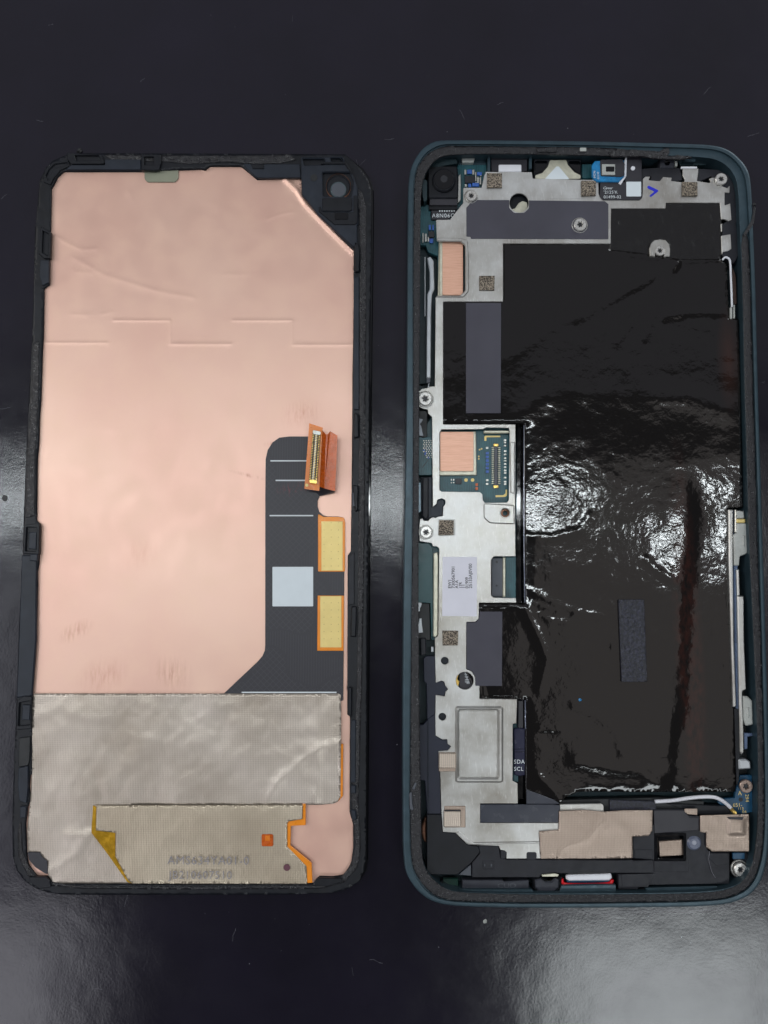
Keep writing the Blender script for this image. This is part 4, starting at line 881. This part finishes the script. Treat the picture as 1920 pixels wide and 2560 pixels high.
# --- left column parts
P('side_spring', [(1068,645),(1076,641),(1084,652),(1086,722),(1080,736),(1078,790),(1077,945),(1066,945),(1067,790),(1068,736),(1074,722),(1074,680)], 4.6, 0.5, 'white_grey', r=2, bv=0.15)
P('side_spring', [(1066,945),(1077,945),(1076,957),(1066,957)], 4.5, 0.4, 'grey_plastic', r=1)
P('spring_arm', [(1072,957),(1074,957),(1072,970),(1068,970)], 4.5, 0.4, 'white_grey', r=0.5)
P('spring_strip', R(1061,642,1064,790), 4.2, 0.4, 'white_grey', r=1)
P('side_pocket', [(1048,640),(1066,640),(1066,960),(1048,960)], 2.4, 0.5, 'teal_dark', r=1)
P('tooth_edge', [(1097,600),(1099,600),(1099,760),(1094,760)], 3.8, 0.5, 'can_metal', r=0)
P('side_plastic', [(1046,1025),(1068,1028),(1068,1092),(1058,1095),(1046,1090)], 4.2, 1.0, 'void', r=3)
P('antenna_clip', [(1045,1045),(1058,1048),(1054,1056),(1050,1060),(1054,1066),(1056,1080),(1059,1090),(1048,1090)], 4.5, 0.4, 'grey_metal', r=1)
bn = P('side_board', [(1045,1092),(1080,1092),(1080,1188),(1046,1188)], 4.1, 0.8, 'pcb', r=1)
chips('tin_components', [(1058+6*(i % 4)+(2 if (i//4) % 2 else 0), 1100+4.6*(i//4), 1061+6*(i % 4)+(2 if (i//4) % 2 else 0), 1102.6+4.6*(i//4)) for i in range(40) if not (i//4 > 6 and i % 4 < 1)], 4.35, 'solder', bn)
chips('blue_components', [(1058,1124,1062,1128),(1061,1133,1065,1137),(1069,1142,1073,1146),(1062,1130,1066,1133)], 4.4, 'cap_blue', bn)
prism('board_track', [(1055,1168),(1069,1150),(1070,1152),(1057,1169)], 4.14, 0.03, 'chip', bn, r=0)
P('side_latch', [(1052,1192),(1080,1192),(1080,1268),(1090,1262),(1092,1252,4),(1104,1247,6),(1114,1256,6),(1107,1268),(1107,1290),(1096,1291),(1090,1296),(1083,1293),(1075,1294),(1072,1296),(1070,1300,4),(1060,1300,4),(1053,1290)], 4.8, 1.4, 'navy_plastic', r=2, bv=0.12)
P('latch_rail', [(1056,1192),(1072,1192),(1072,1292),(1064,1300),(1055,1290)], 5.2, 0.5, 'black_plastic', r=3, bv=0.25)
P('pale_strip', [(1046,1206),(1054,1206),(1053,1278),(1046,1282)], 4.2, 0.6, 'pale_blue', r=1)
P('shield_edge', [(1084,1383),(1094,1380),(1096,1390),(1095,1588),(1088,1594),(1083,1590)], 4.7, 0.8, 'can_metal', r=2, bv=0.15)
P('side_board', [(1044,1357),(1072,1358),(1082,1370),(1083,1590),(1078,1600),(1076,1508),(1045,1506)], 4.0, 0.8, 'pcb_plain', r=2)
P('side_plastic', [(1044,1508),(1074,1508),(1076,1600),(1044,1600)], 3.9, 0.6, 'void', r=2)
P('antenna_clip', [(1043,1506),(1055,1507),(1053,1516),(1050,1520),(1050,1528),(1044,1530)], 4.4, 0.4, 'white_grey', r=1)
P('antenna_clip', [(1044,1556),(1047,1556),(1049,1546),(1054,1546),(1055,1562),(1058,1582),(1043,1582)], 4.4, 0.4, 'white_grey', r=1)
P('side_switch', [(1051,1596),(1064,1594),(1065,1636),(1052,1640)], 5.0, 1.2, 'black_plastic', r=2, bv=0.15)
P('switch_pin', R(1078,1617,1084,1630), 4.6, 0.5, 'white_grey', r=1)
P('side_column', [(1059,1646),(1066,1640),(1088,1640),(1090,1706),(1104,1702,2),(1110,1704,2),(1112,1712),(1120,1722,4),(1114,1730),(1111,1741),(1090,1737),(1088,1784),(1068,1800),(1066,1708),(1060,1704)], 5.02, 1.4, 'navy_dark', r=2, bv=0.1)
P('side_column', [(1058,1812),(1070,1798),(1088,1784),(1090,1840),(1100,1846),(1107,1850),(1118,1848),(1120,1860),(1128,1866,3),(1120,1877),(1098,1880),(1101,1950),(1103,2035),(1068,2035),(1062,1952),(1046,1950),(1048,1812)], 5.02, 1.4, 'navy_dark', r=2, bv=0.1)
P('column_edge', [(1068.5,1802),(1071,1800),(1072,2034),(1068.5,2034)], 5.2, 0.3, 'navy_plastic', r=0.5, bv=0.05)
P('bronze_disc', [(1066,2040),(1060,2050),(1054,2066),(1053,2080),(1057,2098),(1066,2110)], 4.4, 1.2, 'bronze', r=4, bv=0.25)
P('loose_adhesive', [(1022,1983),(1030,1980),(1031,2010),(1034,2026),(1024,2024)], 6.9, 0.3, 'grey_plastic', r=2, bv=0.1)
P('loose_adhesive', [(1030,1972),(1038,1956),(1042,1960),(1036,1976)], 6.95, 0.4, 'grey_plastic', r=2, bv=0.1)
# --- bottom plastics
bl = P('bottom_plastic', [(1067,2036),(1103,2036),(1107,2080),(1139,2082),(1166,2109),(1172,2112),(1196,2116,6),(1201,2130,6),(1178,2158),(1144,2187),(1067,2187)], 5.2, 2.0, 'dark_plastic', r=2, bv=0.12)
bm = P('bottom_plastic', [(1196,2114),(1247,2113),(1252,2144),(1266,2148),(1580,2150),(1583,2152),(1634,2150),(1635,2183),(1532,2183),(1400,2184),(1388,2182),(1356,2185),(1348,2194),(1180,2194),(1180,2158),(1200,2134,5)], 5.1, 2.0, 'black_plastic', r=2, bv=0.12)
P('plastic_wedge', [(1146,2187),(1178,2160),(1178,2190)], 4.6, 1.2, 'grey_plastic', r=1)
prism('moulded_mark', R(1206,2152,1236,2175), 5.15, 0.1, 'black_plastic', bm, r=1, bv=0.04, holes=[R(1209,2155,1233,2172)])
multi('moulded_mark', [(R(1211,2160,1213,2166),5.15,0.1,0),(R(1227,2160,1230,2166),5.15,0.1,0)], 'grey_plastic', bm)
P('plate_tooth', [(1251,2124),(1262,2126),(1268,2132),(1264,2147),(1252,2148)], 5.36, 0.3, 'black_plastic', r=3)
P('plate_tooth', R(1316,2130,1342,2150), 5.36, 0.3, 'black_plastic', r=6)
brt = P('bottom_plastic', [(1582,2092),(1600,2090),(1634,2060),(1634,2024),(1712,2024),(1712,2036),(1750,2042),(1752,2078),(1768,2082),(1768,2122),(1776,2131),(1824,2131),(1824,2210),(1616,2213),(1596,2220),(1594,2224),(1546,2222),(1546,2186),(1632,2184),(1634,2150),(1582,2146)], 5.15, 2.0, 'black_plastic', r=2, bv=0.12, holes=[R(1640,2086,1713,2149)])
prism('moulded_panel', [(1636,2151),(1722,2151),(1722,2180),(1636,2180)], 5.22, 0.1, 'black_plastic', brt, r=1, bv=0.05)
prism('moulded_panel', [(1772,2133),(1822,2133),(1822,2160),(1790,2164),(1774,2148)], 5.22, 0.1, 'black_plastic', brt, r=1, bv=0.05)
prism('moulded_panel', [(1553,2186),(1640,2184),(1620,2218),(1556,2218)], 5.22, 0.1, 'black_plastic', brt, r=1, bv=0.05)
prism('moulded_panel', [(1586,2124),(1632,2124),(1632,2146),(1586,2146)], 5.22, 0.1, 'black_plastic', brt, r=1, bv=0.05)
mic = prism('vent_window', [(1642,2088),(1711,2088),(1711,2148),(1643,2148)], 4.2, 0.3, 'glass_lens', brt, r=2)
prism('vent_mesh', [(1647,2104),(1706,2099),(1708,2138),(1650,2142)], 4.6, 0.4, 'weave_tan', brt, r=1, bv=0.08)
prism('window_gloss', [(1636,2082),(1716,2082),(1716,2154),(1636,2154)], 5.3, 0.2, 'glass_lens', brt, r=3, bv=0.12, holes=[R(1645,2091,1709,2146)])
dm = P('rubber_dome', circ(1737,2109,18,32), 5.5, 0.4, 'rubber_dome', r=0, bv=0.35)
prism('dome_centre', circ(1736,2107,6,20), 5.56, 0.1, 'dome_light', dm, r=0, bv=0.05)
P('gloss_tape', [(1634,2026),(1712,2026),(1724,2044),(1750,2044),(1749,2076),(1636,2084)], 5.24, 0.06, 'flex_black', r=3)
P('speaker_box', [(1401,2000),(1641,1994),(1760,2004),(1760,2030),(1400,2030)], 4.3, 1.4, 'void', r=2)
P('mesh_foam', [(1524,2000),(1640,2004),(1640,2030),(1526,2032)], 4.9, 0.5, 'foam_black', r=3)
P('white_tape', [(1399,2011),(1500,2009),(1509,2013,4),(1510,2034),(1399,2034)], 5.2, 0.4, 'plate', r=3)
P('flex_end', [(1660,2008),(1830,2016),(1826,2036),(1750,2036),(1700,2020)], 4.6, 1.0, 'dark_plastic', r=2)
P('grey_bar', [(1201,2011.5),(1380,2011),(1400,2013),(1401,2020),(1397,2030),(1396,2056.5),(1201,2057)], 5.42, 0.2, 'bar_gloss', r=1)
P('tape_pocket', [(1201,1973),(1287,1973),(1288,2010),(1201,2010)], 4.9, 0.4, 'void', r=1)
P('pocket_film', [(1210,1984,6),(1282,1984,6),(1280,2010),(1208,2010)], 5.12, 0.2, 'bar_gloss', r=4, bv=0.1)
P('film_flap', [(1316,1974),(1350,1986),(1386,2000),(1401,2010),(1316,2010)], 5.5, 0.2, 'bar_gloss', r=1, bv=0.08)
fl = P('battery_flex', [(1284,1822),(1300,1820),(1313,1822),(1313,1938),(1300,1941),(1286,1938)], 4.7, 0.4, 'flex_blue', r=2, bv=0.15)
text('printed_text', 'SDA', 1284.5, 1909, 9.5, 4.74, 'ink_white', fl, space=1.1)
text('printed_text', 'SCL', 1284.5, 1927, 9.5, 4.74, 'ink_white', fl, space=1.1)
prism('flex_line', R(1285,1872,1312,1873.5), 4.74, 0.03, 'glass_lens', fl, r=0); prism('flex_line', R(1285,1879,1312,1880.5), 4.74, 0.03, 'glass_lens', fl, r=0)
P('battery_flex', [(1294,1750),(1310,1750),(1310,1822),(1294,1822)], 4.4, 0.5, 'flex_black', r=2, bv=0.2)
P('board_gap', [(1282,1810),(1294,1810),(1296,1955),(1283,1955)], 3.6, 0.5, 'pcb', r=0)
# woven tapes of the body
wt = lambda x, y: 0.06*nz(x, y, 0.02, 9.0, 3)+0.10*np.exp(-(seg_d(x, y, [(1400,2145),(1402,2125),(1425,2112),(1470,2100),(1505,2050)])/6)**2)
sheet('woven_tape', [(1398,2028),(1460,2025),(1510,2030),(1560,2026),(1632,2026),(1631,2077),(1621,2090),(1581,2091),(1582,2145),(1460,2147),(1352,2147),(1348,2079),(1397,2075)], 5.65, 0.25, 'weave_tan', phone, 6, wt, r=2)
w2 = sheet('woven_tape', [(1751,2039),(1872,2036),(1873,2129),(1780,2129),(1772,2122),(1766,2119),(1766,2082),(1751,2080)], 5.75, 0.25, 'weave_tan', phone, 5, lambda x, y: 0.07*nz(x, y, 0.03, 9.0, 3)+0.45*np.exp(-((np.maximum(np.abs(x-1840)/21, np.abs(y-2066)/20))**8)), r=2)
prism('gloss_slit', [(1818,2043),(1860,2043),(1856,2050),(1822,2048)], 6.2, 0.1, 'flex_black', w2, r=1)
P('woven_tab', [(1712,2022),(1744,2022),(1744,2038),(1720,2036),(1712,2030)], 5.4, 0.25, 'weave_tan', r=2)
for (x0, y0, x1, y1, a0_, b0_, a1_, b1_) in ((1097,1881,1143,1929, 1097,1883,1140,1921),(1111,2015,1164,2069, 1109,2028,1152,2068)):
    tbt = P('woven_tab', R(x0, y0, x1, y1), 5.42, 0.12, 'weave_tan', r=2)
    prism('tab_loop', R(a0_, b0_, a1_, b1_), 5.7, 0.3, 'weave_tab', tbt, r=2, bv=0.15)
P('tab_slot', R(1111,2025,1152,2028.5), 5.66, 0.05, 'flex_black', r=1)
# bottom edge: port, battery pouch, gasket
P('port_hood', [(1330,2192),(1331,2222,3),(1345,2236),(1388,2237),(1404,2224,3),(1405,2196),(1398,2186),(1392,2190),(1384,2198),(1372,2202),(1362,2196),(1356,2190)], 5.0, 1.6, 'glass_lens', r=3, bv=0.25)
P('port_cover', [(1337,2200),(1352,2196),(1362,2204),(1378,2204),(1388,2196),(1398,2200),(1398,2220),(1385,2230),(1348,2230),(1337,2219)], 5.2, 0.8, 'grey_dark', r=3, bv=0.25)
P('pale_strip', [(1354,2187),(1386,2184),(1398,2187),(1394,2192),(1356,2192)], 5.25, 0.3, 'can_metal', r=1)
tube('red_gasket', smooth_path([(1404,2196,4.4),(1406,2206,4.4),(1414,2211,4.4),(1440,2212.5,4.4),(1490,2212,4.4),(1518,2210,4.4),(1528,2206,4.4),(1530,2198,4.4)]), 0.38, 'red_rubber', phone, 10, label='red rubber gasket curve at the bottom edge')
P('white_module', [(1416,2191),(1424,2188),(1500,2186),(1528,2184),(1531,2196,4),(1524,2202),(1424,2203),(1416,2199)], 5.0, 0.8, 'white_plastic', r=3, bv=0.25)
P('blue_seam', [(1416,2201),(1528,2199),(1528,2206),(1418,2207)], 4.3, 0.6, 'pcb_blue', r=2)
P('bottom_bar', [(1156,2200),(1255,2200),(1260,2204),(1322,2200),(1323,2223),(1156,2223)], 4.8, 1.6, 'grey_dark', r=2, bv=0.12)
text('moulded_text', 'CUD', 1243, 2219, 10, 4.84, 'grey_plastic', phone, sx=1.5)
P('bottom_board', [(1108,2196),(1145,2196),(1146,2216),(1136,2228),(1108,2226)], 3.6, 0.8, 'pcb_green', r=1)
P('corner_rib', [(1066,2187),(1080,2188),(1100,2207),(1107,2200),(1108,2226),(1090,2218),(1070,2200)], 4.6, 1.4, 'dark_plastic', r=2)
P('floor_ledge', [(1150,2224),(1330,2224),(1344,2240),(1136,2238)], 5.6, 4.0, 'teal_metal', r=2)
P('floor_ledge', [(1404,2214),(1540,2212),(1540,2240),(1396,2240)], 5.4, 4.0, 'teal_metal', r=2)
P('floor_ledge', [(1615,2220),(1793,2216),(1800,2226),(1790,2232),(1616,2234)], 5.2, 3.0, 'teal_metal', r=2)
P('port_slot', [(1542,2222),(1612,2222),(1614,2234),(1542,2234)], 4.6, 3.0, 'void', r=1)
P('small_connector', R(1797,2215,1825,2228), 4.6, 1.2, 'dark_plastic', r=1)
multi('connector_contacts', [(R(1799,2217,1802,2225),4.7,0.2,0),(R(1808,2217,1810,2225),4.7,0.2,0),(R(1808,2223,1817,2225.5),4.7,0.2,0),(R(1815,2217,1817,2225),4.7,0.2,0),(R(1821,2217,1824,2225),4.7,0.2,0)], 'blue_metal', phone, kind='stuff')
P('screw_well', [(1834,2130),(1866,2130),(1880,2150),(1884,2176),(1870,2196),(1836,2198)], 4.4, 2.0, 'dark_plastic', r=6)
P('board_slot', R(1832,2132,1862,2148), 4.5, 0.4, 'pcb_blue', r=2)
# --- screws: one of each radius built once, others are copies sharing the mesh
def star(cx, cy, r1, r2):
    return [(cx+(r1 if i % 2 == 0 else r2)*math.cos(math.pi*i/6+0.3), cy+(r1 if i % 2 == 0 else r2)*math.sin(math.pi*i/6+0.3), 0.6) for i in range(12)]
def make_screw(mat):
    V, Fc = geo_prism(circ(960,1280,15,32), 0.6, 0.6, 0, 0.12, [star(960,1280,7.6,4.6)], 0.6)
    c0 = at(960,1280,0.6); c0.z = 0
    me = bpy.data.meshes.new('screw'); me.from_pydata([tuple(Vector(v)-c0) for v in V], [], Fc); me.materials.append(M[mat])
    V, Fc = geo_prism(circ(960,1280,8,16), 0.2, 0.1, 0, 0.0)
    ms = bpy.data.meshes.new('socket'); ms.from_pydata([tuple(Vector(v)-c0) for v in V], [], Fc); ms.materials.append(M['chip'])
    V, Fc = geo_prism(circ(960,1280,20,32), 0.1, 0.4, 0, 0.15, [circ(960,1280,15.6,32)], 0)
    mw = bpy.data.meshes.new('washer'); mw.from_pydata([tuple(Vector(v)-c0) for v in V], [], Fc); mw.materials.append(M['plate'])
    s_ = bpy.data.objects.new('screw', me); k = bpy.data.objects.new('socket', ms); w_ = bpy.data.objects.new('washer', mw)
    return s_, k, w_
proto = {m_: make_screw(m_) for m_ in ('steel', 'steel_brown')}
used = set()
for x, y, z, rad, m_, washer in ((1178,491,5.5,14,'steel',1),(1450,563,5.5,16,'steel',1),(1649,628,5.0,13,'steel',0),(1802,449,5.6,15,'steel',0),(1063,998,5.5,16.5,'steel',1),(1065,1331,5.5,14,'steel',1),(1864,1965,4.6,15.5,'steel_brown',0),(1850,2173,4.6,15.5,'steel',1)):
    a, k, w_ = proto[m_]
    if m_ in used: a, k, w_ = a.copy(), k.copy(), w_.copy()
    used.add(m_)
    a.parent = phone; p = at(x, y, z); p.z = z*0.1-0.02
    a.location = p-ROOT_P; a.scale = (rad/15, rad/15, 1); a.rotation_euler = (0, 0, random.uniform(0, 1))
    COL.objects.link(a); k.parent = a; COL.objects.link(k)
    if washer: w_.parent = a; COL.objects.link(w_)

# ------------------------------------------------------------------ loose bits lying about
def loose(name, V, Fc, mat, label, cat, group=None):
    V = [Vector(v) for v in V]; c0 = sum(V, Vector())/len(V); c0.z = min(v.z for v in V)
    me = bpy.data.meshes.new(name); me.from_pydata([tuple(v-c0) for v in V], [], Fc); me.materials.append(M[mat])
    o = bpy.data.objects.new(name, me); COL.objects.link(o); o.location = c0; o['label'] = label; o['category'] = cat
    if group: o['group'] = group
    return o
def crumb(px, py, z, r, mat, name, label, cat, flat=0.5):
    c0 = at(px, py, z); rr = r*PX; V = []; Fc = []
    for j, (f, h) in enumerate(((1.0, 0.0), (0.9, 0.5), (0.45, 1.0))):
        for i in range(9):
            a = 2*math.pi*i/9; q = rr*f*random.uniform(0.7, 1.25)
            V.append(Vector((c0.x+q*math.cos(a), c0.y+q*math.sin(a), c0.z+h*rr*flat*random.uniform(0.8, 1.2))))
    for j in range(2):
        for i in range(9): k = (i+1) % 9; Fc.append((j*9+i, j*9+k, j*9+9+k, j*9+9+i))
    Fc.append(tuple(range(18, 27)))
    return loose(name, V, Fc, mat, label, cat)
crumb(1213, 2303, 0, 5, 'pale_plastic', 'crumb', 'pale grey crumb on the black bench below the lower left of the phone body', 'crumb')
crumb(1450, 1750, 5.1, 4, 'sensor_blue', 'flake', 'tiny light blue flake on the glossy battery film', 'flake')
crumb(1886, 512, 7.0, 5, 'crumb_black', 'adhesive_crumb', 'black adhesive crumb at the right rim of the phone body', 'crumb', 0.7)
crumb(199, 378, 0, 7, 'crumb_black', 'adhesive_crumb', 'black adhesive tuft beside the top left of the display', 'crumb', 0.9)
crumb(12, 1245, 0, 8, 'crumb_black', 'adhesive_crumb', 'dark round speck on the bench left of the display', 'crumb', 0.05)
P_ = smooth_path([(1774,2128,5.9),(1772,2150,5.9),(1776,2166,5.7),(1780,2180,5.6),(1788,2194,5.5)])
t_ = tube('hair', P_, 0.05, 'dust', None, 6); t_['label'] = 'short pale hair on the black plastic beside the tan woven tape'; t_['category'] = 'hair'
# dust: specks and fibres over the bench and parts
V, Fc = [], []
rng = random.Random(11)
def flake(p, r_):
    b = len(V); n = rng.choice((4, 5, 6)); a0 = rng.random()*6
    for i in range(n):
        a = a0+2*math.pi*i/n; q = r_*rng.uniform(0.5, 1.2); V.append((p.x+q*math.cos(a), p.y+q*math.sin(a), p.z+r_*0.15))
    V.append((p.x, p.y, p.z+r_*0.5)); Fc.extend((b+i, b+(i+1) % n, b+n) for i in range(n))
def fibre(p, L, wd):
    a = rng.random()*6.28; cur = Vector(p); prev = None
    for k in range(6):
        d = Vector((math.cos(a), math.sin(a), 0)); s_ = Vector((-d.y, d.x, 0))*wd
        b = len(V); V.extend([tuple(cur-s_+Vector((0,0,0.003))), tuple(cur+s_+Vector((0,0,0.003)))])
        if k: Fc.append((b-2, b-1, b+1, b))
        cur = cur+d*L/5; a += rng.uniform(-0.4, 0.4)
for i in range(230):
    px, py = rng.uniform(-30, 1950), rng.uniform(-20, 2580)
    if (20 < px < 940 and 375 < py < 2245) or (1000 < px and 340 < py < 2280): continue
    flake(at(px, py, 0.02), PX*rng.choice((0.4, 0.5, 0.6, 0.8, 0.9, 1.6)))
for i in range(34):
    px, py = rng.uniform(-30, 1950), rng.uniform(-20, 2580)
    if (20 < px < 940 and 375 < py < 2245) or (1000 < px and 340 < py < 2280): continue
    fibre(at(px, py, 0.02), PX*rng.uniform(8, 34), PX*0.22)
mk('dust', V, Fc, 'dust', None, kind='stuff')['label'] = 'fine grey dust specks and fibres on the bench'
